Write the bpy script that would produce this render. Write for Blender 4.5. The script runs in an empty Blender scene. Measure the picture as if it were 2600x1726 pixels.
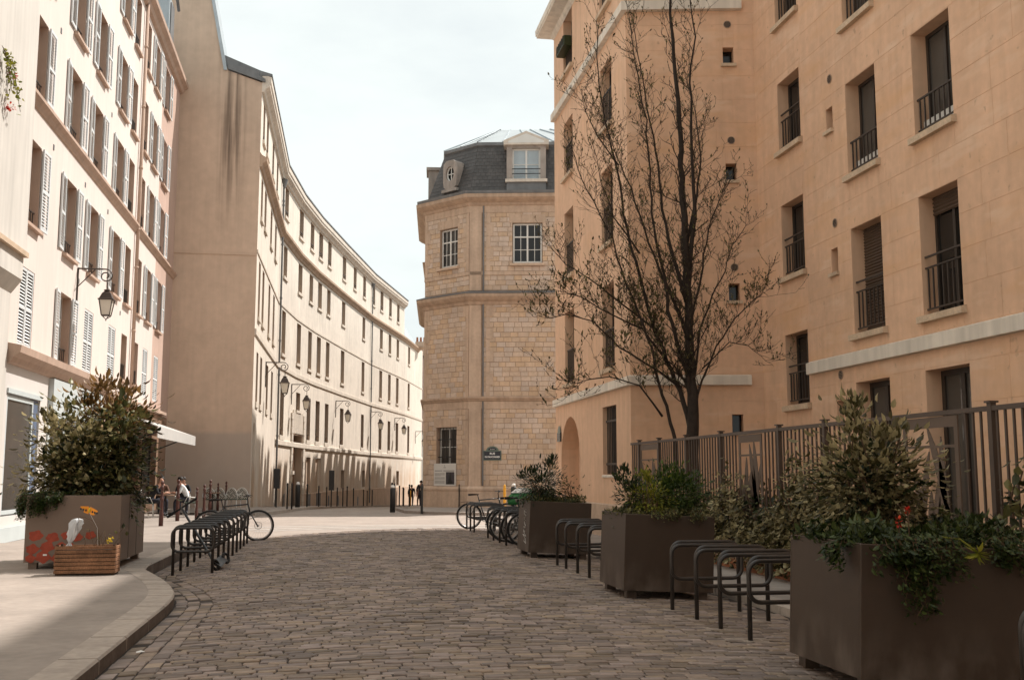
import bpy, bmesh, math, random
from mathutils import Matrix, Vector
R = math.radians
rnd = random.Random(7)
scene = bpy.context.scene
COL = scene.collection

# ------------------------------------------------------------------ camera, sky, sun, exposure
cam = bpy.data.cameras.new('camera'); cam.sensor_width = 36.0; cam.lens = 37.385
cam.clip_start = 0.1; cam.clip_end = 3000
camo = bpy.data.objects.new('camera', cam); COL.objects.link(camo)
camo.location = (0, 0, 1.55); camo.rotation_euler = (R(90 + 7.198), 0, R(-9.696))
scene.camera = camo
scene.render.resolution_x = 1024; scene.render.resolution_y = 679

SUN_AZ, SUN_EL = 29.0, 51.0            # degrees from +X towards +Y, height above the horizon
sd = Vector((math.cos(R(SUN_AZ)) * math.cos(R(SUN_EL)), math.sin(R(SUN_AZ)) * math.cos(R(SUN_EL)), math.sin(R(SUN_EL))))
sun = bpy.data.lights.new('sun', 'SUN'); sun.energy = 5.0; sun.angle = R(1.0); sun.color = (1.0, 0.935, 0.87)
suno = bpy.data.objects.new('sun', sun); COL.objects.link(suno)
suno.rotation_euler = sd.to_track_quat('Z', 'Y').to_euler(); suno.location = (20, 15, 40)

world = bpy.data.worlds.new('World'); scene.world = world; world.use_nodes = True
wn = world.node_tree; wn.nodes.clear()
def wnode(t, **k):
    n = wn.nodes.new(t)
    for a, b in k.items(): setattr(n, a, b)
    return n
sky = wnode('ShaderNodeTexSky', sky_type='NISHITA', sun_disc=False, sun_elevation=R(SUN_EL), sun_rotation=R(90 - SUN_AZ))
sky.air_density = 1.0; sky.dust_density = 2.0
tc = wnode('ShaderNodeTexCoord'); mp = wnode('ShaderNodeMapping'); mp.inputs['Scale'].default_value = (1, 1, 2.6)
nz = wnode('ShaderNodeTexNoise'); nz.inputs['Scale'].default_value = 2.3; nz.inputs['Detail'].default_value = 7; nz.inputs['Roughness'].default_value = .55
rp = wnode('ShaderNodeValToRGB'); rp.color_ramp.elements[0].position = .36; rp.color_ramp.elements[1].position = .60
rp.color_ramp.elements[0].color = (.76, .76, .76, 1); rp.color_ramp.elements[1].color = (1, 1, 1, 1)
bs = wnode('ShaderNodeBackground'); bs.inputs['Strength'].default_value = .07
bc = wnode('ShaderNodeBackground'); bc.inputs['Color'].default_value = (.94, 1.0, .985, 1); bc.inputs['Strength'].default_value = .83
mx = wnode('ShaderNodeMixShader'); wo = wnode('ShaderNodeOutputWorld')
L = wn.links.new
L(tc.outputs['Generated'], mp.inputs[0]); L(mp.outputs[0], nz.inputs[0]); L(nz.outputs[0], rp.inputs[0])
L(sky.outputs[0], bs.inputs[0]); L(rp.outputs[0], mx.inputs[0]); L(bs.outputs[0], mx.inputs[1]); L(bc.outputs[0], mx.inputs[2]); L(mx.outputs[0], wo.inputs[0])

vs = scene.view_settings
vs.view_transform = 'Standard'; vs.look = 'None'; vs.gamma = 1.0; vs.use_curve_mapping = False; vs.exposure = 0.32
scene.render.engine = 'CYCLES'
scene.cycles.max_bounces = 6; scene.cycles.diffuse_bounces = 4; scene.cycles.glossy_bounces = 3; scene.cycles.transparent_max_bounces = 6

# ------------------------------------------------------------------ materials
def mat(name, col, rough=.85, var=.12, scale=2.0, bump=.15, bscale=40.0, bdist=.01, metal=0., spec=.3,
        streak=0., isl=0., obr=0., hue=0., mott=0., coat=0.):
    """procedural surface: large noise tint, fine grain bump, optional vertical streaks, per-piece value shift"""
    m = bpy.data.materials.new(name); m.use_nodes = True
    nt = m.node_tree; b = nt.nodes['Principled BSDF']; l = nt.links.new
    N = nt.nodes.new
    b.inputs['Roughness'].default_value = rough; b.inputs['Metallic'].default_value = metal
    b.inputs['Specular IOR Level'].default_value = spec
    if coat: b.inputs['Coat Weight'].default_value = coat; b.inputs['Coat Roughness'].default_value = .25
    t = N('ShaderNodeTexCoord')
    n = N('ShaderNodeTexNoise'); n.inputs['Scale'].default_value = scale; n.inputs['Detail'].default_value = 6; n.inputs['Roughness'].default_value = .6
    l(t.outputs['Object'], n.inputs[0])
    r = N('ShaderNodeMapRange'); r.inputs[1].default_value = .28; r.inputs[2].default_value = .72
    r.inputs[3].default_value = 1 - var; r.inputs[4].default_value = 1 + var
    l(n.outputs[0], r.inputs[0]); val = r.outputs[0]
    def mul(a, bb):
        x = N('ShaderNodeMath'); x.operation = 'MULTIPLY'
        l(a, x.inputs[0]); l(bb, x.inputs[1]); return x.outputs[0]
    def rng(src, a, c, lo=0., hi=1.):
        x = N('ShaderNodeMapRange'); x.inputs[1].default_value = lo; x.inputs[2].default_value = hi
        x.inputs[3].default_value = a; x.inputs[4].default_value = c; l(src, x.inputs[0]); return x.outputs[0]
    if streak:
        mpp = N('ShaderNodeMapping'); mpp.inputs['Scale'].default_value = (3.5, 3.5, .22); l(t.outputs['Object'], mpp.inputs[0])
        s = N('ShaderNodeTexNoise'); s.inputs['Scale'].default_value = 1.6; s.inputs['Detail'].default_value = 5; l(mpp.outputs[0], s.inputs[0])
        val = mul(val, rng(s.outputs[0], 1 - streak, 1 + streak * .4, .3, .65))
    if mott:
        s = N('ShaderNodeTexNoise'); s.inputs['Scale'].default_value = scale * 9; s.inputs['Detail'].default_value = 4; l(t.outputs['Object'], s.inputs[0])
        val = mul(val, rng(s.outputs[0], 1 - mott, 1 + mott * .6, .3, .7))
    hs = N('ShaderNodeHueSaturation'); hs.inputs['Color'].default_value = (*col, 1)
    if isl or obr:
        g = N('ShaderNodeNewGeometry'); oi = N('ShaderNodeObjectInfo')
        ad = N('ShaderNodeMath'); ad.operation = 'ADD'; l(g.outputs['Random Per Island'], ad.inputs[0]); l(oi.outputs['Random'], ad.inputs[1])
        fr = N('ShaderNodeMath'); fr.operation = 'FRACT'; l(ad.outputs[0], fr.inputs[0])
        k = isl or obr
        val = mul(val, rng(fr.outputs[0], 1 - k, 1 + k))
        if hue:
            f2 = N('ShaderNodeMath'); f2.operation = 'MULTIPLY'; f2.inputs[1].default_value = 17.31; l(fr.outputs[0], f2.inputs[0])
            f3 = N('ShaderNodeMath'); f3.operation = 'FRACT'; l(f2.outputs[0], f3.inputs[0])
            l(rng(f3.outputs[0], .5 - hue, .5 + hue), hs.inputs['Hue']); l(rng(f3.outputs[0], .75, 1.2), hs.inputs['Saturation'])
    l(val, hs.inputs['Value']); l(hs.outputs[0], b.inputs['Base Color'])
    if bump:
        s = N('ShaderNodeTexNoise'); s.inputs['Scale'].default_value = bscale; s.inputs['Detail'].default_value = 5; l(t.outputs['Object'], s.inputs[0])
        bp = N('ShaderNodeBump'); bp.inputs['Strength'].default_value = bump; bp.inputs['Distance'].default_value = bdist
        l(s.outputs[0], bp.inputs['Height']); l(bp.outputs[0], b.inputs['Normal'])
    return m
def tint(m, col2, mask):
    """mix a second colour over a material; mask(nt, coord) returns a socket 0..1"""
    nt = m.node_tree; b = nt.nodes['Principled BSDF']; src = b.inputs['Base Color'].links[0].from_socket
    t = nt.nodes.new('ShaderNodeTexCoord'); mk = mask(nt, t.outputs['Object'])
    x = nt.nodes.new('ShaderNodeMix'); x.data_type = 'RGBA'
    nt.links.new(mk, x.inputs[0]); nt.links.new(src, x.inputs[6]); x.inputs[7].default_value = (*col2, 1)
    nt.links.new(x.outputs[2], b.inputs['Base Color']); return m
def leafmat(name, col, col2, rough=.45, trans=.25):
    """leaf: two tones picked per leaf, some light coming through"""
    m = bpy.data.materials.new(name); m.use_nodes = True; nt = m.node_tree; N = nt.nodes.new; l = nt.links.new
    b = nt.nodes['Principled BSDF']; b.inputs['Roughness'].default_value = rough; b.inputs['Specular IOR Level'].default_value = .35
    g = N('ShaderNodeNewGeometry'); r = N('ShaderNodeValToRGB')
    r.color_ramp.elements[0].color = (*col, 1); r.color_ramp.elements[1].color = (*col2, 1)
    r.color_ramp.elements[0].position = .25; r.color_ramp.elements[1].position = .95
    l(g.outputs['Random Per Island'], r.inputs[0]); l(r.outputs[0], b.inputs['Base Color'])
    t = N('ShaderNodeBsdfTranslucent'); l(r.outputs[0], t.inputs[0])
    mx = N('ShaderNodeMixShader'); mx.inputs[0].default_value = trans
    o = nt.nodes['Material Output']; l(b.outputs[0], mx.inputs[1]); l(t.outputs[0], mx.inputs[2]); l(mx.outputs[0], o.inputs[0])
    return m
def glassmat(name, col, rough=.06, spec=.6):
    return mat(name, col, rough=rough, var=.25, scale=.8, bump=.03, bscale=1.5, bdist=.02, spec=spec)

def zmask(lo, hi, scale=(4, 4, .35), nlo=.45, nhi=.62, x0=None, xw=1., amt=.8):
    def f(nt, co):
        N = nt.nodes.new; l = nt.links.new
        mp = N('ShaderNodeMapping'); mp.inputs['Scale'].default_value = scale; l(co, mp.inputs[0])
        n = N('ShaderNodeTexNoise'); n.inputs['Scale'].default_value = 1.; n.inputs['Detail'].default_value = 6; l(mp.outputs[0], n.inputs[0])
        a = N('ShaderNodeMapRange'); a.inputs[1].default_value = nlo; a.inputs[2].default_value = nhi; a.inputs[4].default_value = amt; l(n.outputs[0], a.inputs[0])
        sp = N('ShaderNodeSeparateXYZ'); l(co, sp.inputs[0])
        z = N('ShaderNodeMapRange'); z.inputs[1].default_value = lo; z.inputs[2].default_value = hi; l(sp.outputs[2], z.inputs[0])
        m = N('ShaderNodeMath'); m.operation = 'MULTIPLY'; l(a.outputs[0], m.inputs[0]); l(z.outputs[0], m.inputs[1]); out = m.outputs[0]
        if x0 is not None:
            s = N('ShaderNodeMath'); s.operation = 'SUBTRACT'; s.inputs[1].default_value = x0; l(sp.outputs[0], s.inputs[0])
            ab = N('ShaderNodeMath'); ab.operation = 'ABSOLUTE'; l(s.outputs[0], ab.inputs[0])
            q = N('ShaderNodeMapRange'); q.inputs[1].default_value = 0; q.inputs[2].default_value = xw; q.inputs[3].default_value = 1; q.inputs[4].default_value = 0; l(ab.outputs[0], q.inputs[0])
            m2 = N('ShaderNodeMath'); m2.operation = 'MULTIPLY'; l(out, m2.inputs[0]); l(q.outputs[0], m2.inputs[1]); out = m2.outputs[0]
        return out
    return f

MT = {}
MT['asphalt'] = mat('asphalt', (.34, .285, .245), var=.14, scale=.7, bump=.35, bscale=160, bdist=.004, mott=.10)
MT['pave'] = mat('pavement_asphalt', (.315, .268, .232), var=.2, scale=.9, bump=.35, bscale=150, bdist=.004, mott=.10)
MT['mortar'] = mat('sand_joint', (.045, .033, .026), var=.3, scale=6, bump=.5, bscale=90)
MT['cobble'] = mat('cobble_stone', (.225, .172, .138), rough=.7, var=.22, scale=1.1, bump=.5, bscale=55, bdist=.006, isl=.38, hue=.014, mott=.18, spec=.35)
MT['granite'] = mat('granite_kerb', (.40, .34, .29), var=.12, scale=1.5, bump=.3, bscale=120, bdist=.004, obr=.1, mott=.14)
MT['granited'] = mat('grimy_kerb_face', (.15, .12, .10), var=.3, scale=3, bump=.3, bscale=90, bdist=.004, mott=.2)
MT['paint'] = mat('road_paint', (.55, .52, .48), var=.25, scale=5, bump=.1, mott=.2)
MT['dust'] = mat('fallen_plaster_dust', (.30, .245, .20), var=.3, scale=12)
MT['pink'] = mat('pale_pink_plaster', (.675, .59, .535), var=.05, scale=.35, bump=.12, bscale=60, streak=.05)
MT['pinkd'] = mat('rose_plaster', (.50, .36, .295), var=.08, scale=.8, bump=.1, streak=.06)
MT['mould'] = mat('rose_stone_moulding', (.46, .33, .255), var=.12, scale=1.5, bump=.15, streak=.1)
MT['reveal'] = mat('shaded_reveal_plaster', (.50, .355, .275), var=.08, scale=1.0)  # shade and warm bounce of the window reveals put into the colour
MT['cream'] = mat('cream_plaster', (.58, .55, .50), var=.08, scale=.5, bump=.2, bscale=30, streak=.10)
MT['shopwhite'] = mat('shop_front_paint', (.62, .585, .55), var=.06, scale=.8, bump=.08)
MT['shutter'] = mat('shutter_paint', (.64, .66, .66), rough=.5, var=.06, scale=2, bump=.05)
MT['deck'] = mat('pale_zinc_deck', (.44, .47, .475), rough=.4, metal=.2, var=.1, scale=1.2, bump=.05, bscale=8)
MT['dormer'] = mat('grey_dormer_stone', (.33, .285, .25), rough=.7, var=.2, scale=2, streak=.15)
MT['zinc'] = mat('zinc_sheet', (.42, .46, .48), rough=.42, metal=.35, var=.15, scale=1.2, bump=.08, bscale=8, streak=.12)
MT['lead'] = mat('lead_sheet', (.17, .17, .17), rough=.5, metal=.3, var=.2, scale=1.5, streak=.1)
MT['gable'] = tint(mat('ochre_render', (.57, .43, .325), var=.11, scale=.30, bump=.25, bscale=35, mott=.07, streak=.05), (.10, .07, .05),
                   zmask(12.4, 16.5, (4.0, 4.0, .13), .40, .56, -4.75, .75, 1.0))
tint(MT['gable'], (.40, .335, .285), zmask(3.5, 3.3, (.05, .05, .05), .0, .01, None, 1, .75))
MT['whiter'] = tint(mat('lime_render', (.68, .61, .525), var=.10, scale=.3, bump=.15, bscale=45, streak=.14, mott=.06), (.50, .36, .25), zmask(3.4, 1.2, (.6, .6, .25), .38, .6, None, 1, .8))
MT['trimw'] = mat('pale_stone_trim', (.60, .53, .45), var=.12, scale=1.2, bump=.15, streak=.12)
MT['trimb'] = mat('worn_stone_moulding', (.45, .325, .235), var=.16, scale=1.4, bump=.2, streak=.18)
MT['revealw'] = mat('shaded_lime_reveal', (.46, .35, .265), var=.08, scale=1.0)  # browner copy of the lime render, reveal shade painted in
MT['blockj'] = mat('lime_mortar', (.37, .27, .20), var=.15, scale=3, bump=.3)
MT['block'] = mat('limestone_block', (.56, .42, .31), var=.13, scale=1.6, bump=.3, bscale=35, bdist=.006, isl=.07, hue=.002, mott=.08, streak=.06)
MT['lime'] = mat('dressed_limestone', (.52, .385, .285), var=.14, scale=1.1, bump=.22, bscale=35, streak=.14, mott=.08)
MT['slate'] = mat('slate', (.075, .068, .064), rough=.55, var=.2, scale=2, bump=.15, isl=.16, spec=.4)
MT['panel'] = tint(mat('sandstone_panel', (.69, .445, .295), var=.09, scale=.6, bump=.2, bscale=40, bdist=.004, obr=.018, mott=.07, streak=.07),
                   (.66, .385, .205), zmask(-5, -4, (.55, .55, 2.2), .50, .72, None, 1, .6))
MT['peach'] = tint(mat('sandstone_wall', (.69, .45, .30), var=.09, scale=.5, bump=.18, bscale=40, streak=.09, mott=.06), (.64, .375, .205), zmask(-5, -4, (.5, .5, 1.3), .55, .76, None, 1, .35))
MT['concrete'] = mat('pale_concrete_band', (.68, .61, .52), var=.07, scale=1.2, bump=.12, streak=.16)
MT['sill'] = mat('stone_sill', (.54, .41, .29), var=.18, scale=3, bump=.25, mott=.15)
MT['dkframe'] = mat('brown_metal_frame', (.045, .034, .027), rough=.45, var=.1, bump=.02)
MT['rail'] = mat('brown_railing_paint', (.055, .042, .034), rough=.5, var=.1, bump=.03)
MT['glass'] = glassmat('dark_window_glass', (.018, .017, .016), .05, .35)
MT['glassg'] = glassmat('grey_window_glass', (.075, .068, .06), rough=.06, spec=.4)
MT['curtain'] = glassmat('curtained_glass', (.34, .40, .43), rough=.2)
MT['whitewood'] = mat('white_window_paint', (.66, .65, .61), rough=.5, var=.06, bump=.03)
MT['blueframe'] = mat('blue_shop_paint', (.12, .16, .24), rough=.4, var=.1, bump=.02)
MT['fascia'] = mat('grey_blue_fascia', (.52, .57, .57), rough=.5, var=.05, bump=.03)
MT['brownwood'] = mat('brown_fascia', (.24, .15, .10), rough=.6, var=.15, bump=.05)
MT['blind'] = mat('brown_roller_blind', (.10, .066, .046), rough=.6, var=.12, bump=.04)
MT['awn'] = mat('awning_cloth', (.46, .445, .42), rough=.85, var=.06, bump=.06)
MT['black'] = mat('black_paint', (.022, .021, .02), rough=.42, var=.15, bump=.04, bscale=80, spec=.4)
MT['rack'] = mat('bike_rack_paint', (.032, .026, .022), rough=.38, var=.25, scale=6, bump=.05, bscale=80, spec=.45)
MT['maroon'] = mat('maroon_bollard_paint', (.075, .024, .017), rough=.4, var=.15, bump=.03, spec=.45)
MT['bollw'] = mat('bollard_white_cap', (.72, .70, .66), rough=.5)
MT['yellow'] = mat('yellow_post_paint', (.72, .36, .04), rough=.5, var=.1)
MT['planter'] = mat('planter_steel', (.05, .032, .021), rough=.48, var=.10, scale=1.2, bump=.04, bscale=120, spec=.4, mott=.05)
MT['planterg'] = mat('planter_steel_grey', (.17, .12, .09), rough=.45, var=.08, scale=1.2, bump=.04, bscale=120, spec=.4)
MT['graff'] = mat('chalky_scrawl', (.50, .47, .43), var=.2, scale=20)
MT['red'] = mat('red_stencil_paint', (.32, .06, .033), rough=.7, var=.25, scale=14, bump=.05)
MT['soil'] = mat('soil', (.05, .036, .026), var=.35, scale=10, bump=.8, bscale=25, bdist=.03)
MT['wood'] = mat('weathered_slat', (.23, .115, .06), rough=.75, var=.4, scale=7, bump=.4, bscale=30, obr=.25, mott=.3)
MT['wooddark'] = mat('damp_wood', (.06, .035, .022), rough=.8, var=.3, scale=8, bump=.4)
MT['foil'] = mat('silver_plastic', (.52, .54, .56), rough=.3, var=.08, bump=.25, bscale=14, bdist=.02, spec=.6)
MT['orange'] = mat('orange_card', (.80, .30, .03), rough=.6, var=.15, scale=20)
MT['bark'] = mat('dark_bark', (.035, .025, .019), rough=.9, var=.3, scale=12, bump=.7, bscale=40, bdist=.02)
MT['twig'] = mat('twig_bark', (.045, .03, .022), rough=.9, var=.3, scale=12)
MT['stem'] = mat('stem', (.10, .06, .035), rough=.8, var=.2, scale=20)
MT['fence'] = mat('fence_steel', (.07, .048, .036), rough=.45, var=.12, scale=3, bump=.03, spec=.4)
MT['fencep'] = mat('fence_plate', (.115, .082, .062), rough=.5, var=.12, scale=2, bump=.03)
MT['brick'] = mat('low_wall_brick', (.30, .12, .06), var=.2, scale=5, bump=.4, obr=.15)
MT['tyre'] = mat('tyre_rubber', (.02, .019, .018), rough=.65, var=.2, bump=.2, bscale=90)
MT['steel'] = mat('bright_steel', (.45, .44, .43), rough=.3, metal=.8, var=.1, bump=.02)
MT['bikeframe'] = mat('bike_paint_black', (.025, .025, .026), rough=.35, var=.1, bump=.02, spec=.5)
MT['bikegreen'] = mat('green_cover', (.03, .16, .05), rough=.5, var=.15, bump=.1, bscale=10)
MT['guard'] = mat('pale_mudguard', (.55, .45, .35), rough=.4, var=.1)
MT['lampglass'] = mat('lantern_glass', (.68, .62, .52), rough=.2, var=.1, bump=.02, spec=.5)
MT['lampmetal'] = mat('lantern_metal', (.06, .042, .034), rough=.45, var=.15, bump=.03, spec=.4)
MT['wicker'] = mat('white_wicker', (.62, .61, .57), rough=.6, var=.1)
MT['wickerg'] = mat('green_wicker', (.05, .07, .05), rough=.6, var=.1)
MT['signblue'] = mat('enamel_blue_black', (.016, .02, .03), rough=.25, spec=.5, var=.1, bump=0)
MT['signgreen'] = mat('enamel_green_border', (.13, .17, .14), rough=.3, var=.1, bump=0)
MT['signwhite'] = mat('enamel_white', (.78, .77, .74), rough=.35, var=.05, bump=0)
MT['panelw'] = mat('notice_board_white', (.62, .60, .56), rough=.5, var=.04, bump=0)
MT['ink'] = mat('print_grey', (.23, .22, .21), rough=.6, var=.1, bump=0)
MT['inkd'] = mat('print_dark', (.06, .055, .06), rough=.6, var=.5, scale=18, bump=0)
MT['tileroof'] = mat('brown_tile_roof', (.20, .135, .105), var=.2, scale=1.5, bump=.4, bscale=6, bdist=.05)
MT['skin'] = mat('skin', (.56, .31, .22), rough=.5, var=.05, bump=.02)
MT['hair'] = mat('dark_hair', (.025, .017, .012), rough=.6, var=.3, scale=30)
MT['clothdark'] = mat('dark_cloth', (.022, .022, .024), rough=.9, var=.3, scale=6, bump=.3, bscale=20)
MT['clothwhite'] = mat('white_shirt', (.72, .74, .75), rough=.9, var=.06, scale=6, bump=.3, bscale=12, bdist=.02)
MT['clothbrown'] = mat('brown_cloth', (.15, .085, .06), rough=.9, var=.2, scale=6, bump=.3)
MT['clothpink'] = mat('pale_pink_cloth', (.45, .30, .26), rough=.9, var=.2, scale=6, bump=.3)
MT['jeans'] = mat('dark_trousers', (.035, .035, .045), rough=.9, var=.2, scale=6, bump=.2)
MT['lf_var'] = leafmat('variegated_leaf', (.07, .06, .022), (.46, .39, .21), .4, .35)
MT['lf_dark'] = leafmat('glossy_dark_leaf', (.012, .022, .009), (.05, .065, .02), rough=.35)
MT['lf_olive'] = leafmat('olive_leaf', (.04, .045, .015), (.20, .18, .065))
MT['lf_red'] = leafmat('bronze_leaf', (.10, .06, .02), (.30, .17, .06))
MT['lf_green'] = leafmat('fresh_leaf', (.02, .032, .008), (.075, .10, .026))
MT['lf_yew'] = leafmat('yew_leaf', (.016, .03, .008), (.065, .095, .018))
MT['lf_bush'] = leafmat('fresh_bush_leaf', (.022, .045, .008), (.10, .145, .028), .45, .3)
MT['rim'] = mat('pale_steel_rim', (.13, .10, .08), rough=.5, var=.25, scale=5)  # paler steel colour along the planter's top edge
MT['lf_lime'] = leafmat('lime_leaf', (.12, .14, .015), (.30, .28, .035))
MT['lf_bud'] = leafmat('young_leaf_bud', (.06, .05, .02), (.16, .14, .05))
MT['fl_red'] = leafmat('red_petal', (.50, .03, .015), (.70, .07, .02))
MT['fl_yel'] = leafmat('yellow_petal', (.65, .45, .03), (.75, .60, .05))

tint(MT['gable'], (.33, .235, .17), zmask(-5, -4, (.35, .35, .22), .52, .75, None, 1, .35))
for k in ('planter', 'planterg'):      # dried splash marks low on the steel
    tint(MT[k], (.17, .135, .11), zmask(.55, .05, (5, 5, 3), .42, .75, None, 1, .7))
tint(MT['panel'], (.76, .55, .40), zmask(-5, -4, (.9, .9, 3.4), .56, .70, None, 1, .5))
tint(MT['panel'], (.33, .22, .15), zmask(-5, -4, (7, 7, 6), .66, .74, None, 1, .5))
tint(MT['pave'], (.16, .13, .11), zmask(-5, -4, (9, 9, 9), .70, .76, None, 1, .5))

# ------------------------------------------------------------------ mesh helpers
class MB:
    """collects faces; T maps (s, d, z) of a facade or any local frame to the world"""
    def __init__(self, T=None): self.v = []; self.f = []; self.m = []; self.T = T; self.mi = 0; self.rev = 0
    def add(self, pts):
        i = len(self.v); T = self.T
        self.v += [T(*p) if T else tuple(p) for p in pts]; return i
    def face(self, pts):
        i = self.add(pts); self.f.append(tuple(range(i, i + len(pts)))); self.m.append(self.mi)
    def polys(self, pts, faces):
        i = self.add(pts)
        for f in faces: self.f.append(tuple(i + k for k in f)); self.m.append(self.mi)
    def box(self, x0, x1, y0, y1, z0, z1):
        p = [(x, y, z) for z in (z0, z1) for y in (y0, y1) for x in (x0, x1)]
        self.polys(p, [(0, 2, 3, 1), (4, 5, 7, 6), (0, 1, 5, 4), (2, 6, 7, 3), (0, 4, 6, 2), (1, 3, 7, 5)])
    def bbox(self, x0, x1, y0, y1, z0, z1, b=.01):
        """box with chamfered vertical and top edges"""
        def ring(z, k): return [(x0+k, y0, z), (x1-k, y0, z), (x1, y0+k, z), (x1, y1-k, z), (x1-k, y1, z), (x0+k, y1, z), (x0, y1-k, z), (x0, y0+k, z)]
        def ring2(z, k): return [(x0+2*k, y0+k, z), (x1-2*k, y0+k, z), (x1-k, y0+2*k, z), (x1-k, y1-2*k, z), (x1-2*k, y1-k, z), (x0+2*k, y1-k, z), (x0+k, y1-2*k, z), (x0+k, y0+2*k, z)]
        p = ring(z0, b) + ring(z1 - b, b) + ring2(z1, b)
        f = [tuple(range(7, -1, -1)), tuple(range(16, 24))]
        for a in (0, 8):
            for k in range(8): f.append((a+k, a+(k+1) % 8, a+8+(k+1) % 8, a+8+k))
        self.polys(p, f)
    def obox(self, c, sz, M):
        """box of size sz, turned by 3x3 matrix M, centred on c"""
        c = Vector(c); p = [tuple(c + M @ Vector((x*sz[0]/2, y*sz[1]/2, z*sz[2]/2))) for z in (-1, 1) for y in (-1, 1) for x in (-1, 1)]
        self.polys(p, [(0, 2, 3, 1), (4, 5, 7, 6), (0, 1, 5, 4), (2, 6, 7, 3), (0, 4, 6, 2), (1, 3, 7, 5)])
    def prism(self, poly, z0, z1):
        n = len(poly)
        p = [(x, y, z0) for x, y in poly] + [(x, y, z1) for x, y in poly]
        self.polys(p, [tuple(range(n-1, -1, -1)), tuple(range(n, 2*n))] + [(k, (k+1) % n, n+(k+1) % n, n+k) for k in range(n)])
    def tube(self, path, r, n=8, cap=True, closed=False):
        """round bar along a path; r a number or one per point"""
        P = [Vector(p) for p in path]; m = len(P); rr = r if isinstance(r, (list, tuple)) else [r]*m
        up = None; pts = []
        for i in range(m):
            a = P[(i-1) % m] if (closed or i > 0) else P[i]; b = P[(i+1) % m] if (closed or i < m-1) else P[i]
            t = (b - a).normalized() if (b - a).length > 1e-9 else Vector((0, 0, 1))
            if up is None: up = t.orthogonal().normalized()
            up = (up - t * up.dot(t)); up = up.normalized() if up.length > 1e-6 else t.orthogonal().normalized()
            w = t.cross(up)
            for k in range(n):
                a2 = 2*math.pi*k/n; pts.append(tuple(P[i] + (up*math.cos(a2) + w*math.sin(a2))*rr[i]))
        f = []
        for i in range(m if closed else m-1):
            j = (i+1) % m
            for k in range(n): f.append((i*n+k, i*n+(k+1) % n, j*n+(k+1) % n, j*n+k))
        if cap and not closed: f += [tuple(range(n-1, -1, -1)), tuple(range((m-1)*n, m*n))]
        self.polys(pts, f)
    def lathe(self, prof, n=12, c=(0, 0, 0)):
        pts = []; f = []
        for (r, z) in prof:
            for k in range(n): a = 2*math.pi*k/n; pts.append((c[0]+r*math.cos(a), c[1]+r*math.sin(a), c[2]+z))
        for i in range(len(prof)-1):
            for k in range(n): f.append((i*n+k, i*n+(k+1) % n, (i+1)*n+(k+1) % n, (i+1)*n+k))
        f += [tuple(range(n-1, -1, -1)), tuple(range((len(prof)-1)*n, len(prof)*n))]
        self.polys(pts, f)
    def wall(self, s0, s1, z0, z1, holes=(), dep=.25, d=0., top=False):
        ss = sorted({s0, s1, *[min(max(h[i], s0), s1) for h in holes for i in (0, 1)]})
        zz = sorted({z0, z1, *[min(max(h[i], z0), z1) for h in holes for i in (2, 3)]})
        for a, b in zip(ss, ss[1:]):
            for c, e in zip(zz, zz[1:]):
                x, y = (a+b)/2, (c+e)/2
                if any(h[0] < x < h[1] and h[2] < y < h[3] for h in holes): continue
                self.face([(a, d, c), (b, d, c), (b, d, e), (a, d, e)])
        if dep:
            for h in holes:
                if len(h) > 4: continue          # arched: reveal built by arch()
                a, b, c, e = h[:4]; q = d - dep; self.mi = self.rev
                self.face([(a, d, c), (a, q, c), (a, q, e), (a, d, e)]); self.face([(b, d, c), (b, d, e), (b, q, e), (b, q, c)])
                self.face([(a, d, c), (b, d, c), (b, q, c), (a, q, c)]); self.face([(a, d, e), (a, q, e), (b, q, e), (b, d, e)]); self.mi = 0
    def arch(self, s0, s1, z0, zs, rv, dep, d=0., n=14):
        """spandrels and reveal of an arched opening whose bounding box was left out of wall()"""
        c = (s0+s1)/2; rh = (s1-s0)/2; zt = zs+rv
        A = [(c-rh*math.cos(math.pi*k/n), zs+rv*math.sin(math.pi*k/n)) for k in range(n+1)]
        for (x0, a), (x1, b) in zip(A, A[1:]):
            self.face([(x0, d, a), (x1, d, b), (x1, d, zt), (x0, d, zt)]); self.face([(x0, d, a), (x0, d-dep, a), (x1, d-dep, b), (x1, d, b)])
        for x in (s0, s1): self.face([(x, d, z0), (x, d-dep, z0), (x, d-dep, zs), (x, d, zs)])
    def sweep(self, prof, line, closed_ends=True):
        """mitred moulding: prof of (d, z) along a plan polyline, d to the right of travel"""
        P = [Vector((x, y)) for x, y in line]; rows = []
        for i, p in enumerate(P):
            ns = []
            if i > 0: u = (P[i]-P[i-1]).normalized(); ns.append(Vector((u.y, -u.x)))
            if i < len(P)-1: u = (P[i+1]-P[i]).normalized(); ns.append(Vector((u.y, -u.x)))
            n = sum(ns, Vector((0, 0))).normalized(); n = n / max(.35, n.dot(ns[0]))
            rows.append([(p.x+n.x*d, p.y+n.y*d, z) for d, z in prof])
        k = len(prof); pts = [q for r in rows for q in r]; f = []
        for i in range(len(P)-1):
            for j in range(k-1): f.append((i*k+j, (i+1)*k+j, (i+1)*k+j+1, i*k+j+1))
        if closed_ends: f += [tuple(range(k-1, -1, -1)), tuple(range((len(P)-1)*k, len(P)*k))]
        self.polys(pts, f)
    def mesh(self, name, mats, smooth=False):
        me = bpy.data.meshes.new(name); me.from_pydata(self.v, [], self.f)
        for m in (mats if isinstance(mats, (list, tuple)) else [mats]): me.materials.append(MT[m] if isinstance(m, str) else m)
        if any(self.m): me.polygons.foreach_set('material_index', self.m)
        if smooth: me.polygons.foreach_set('use_smooth', [True]*len(self.f))
        me.update(); return me
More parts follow.
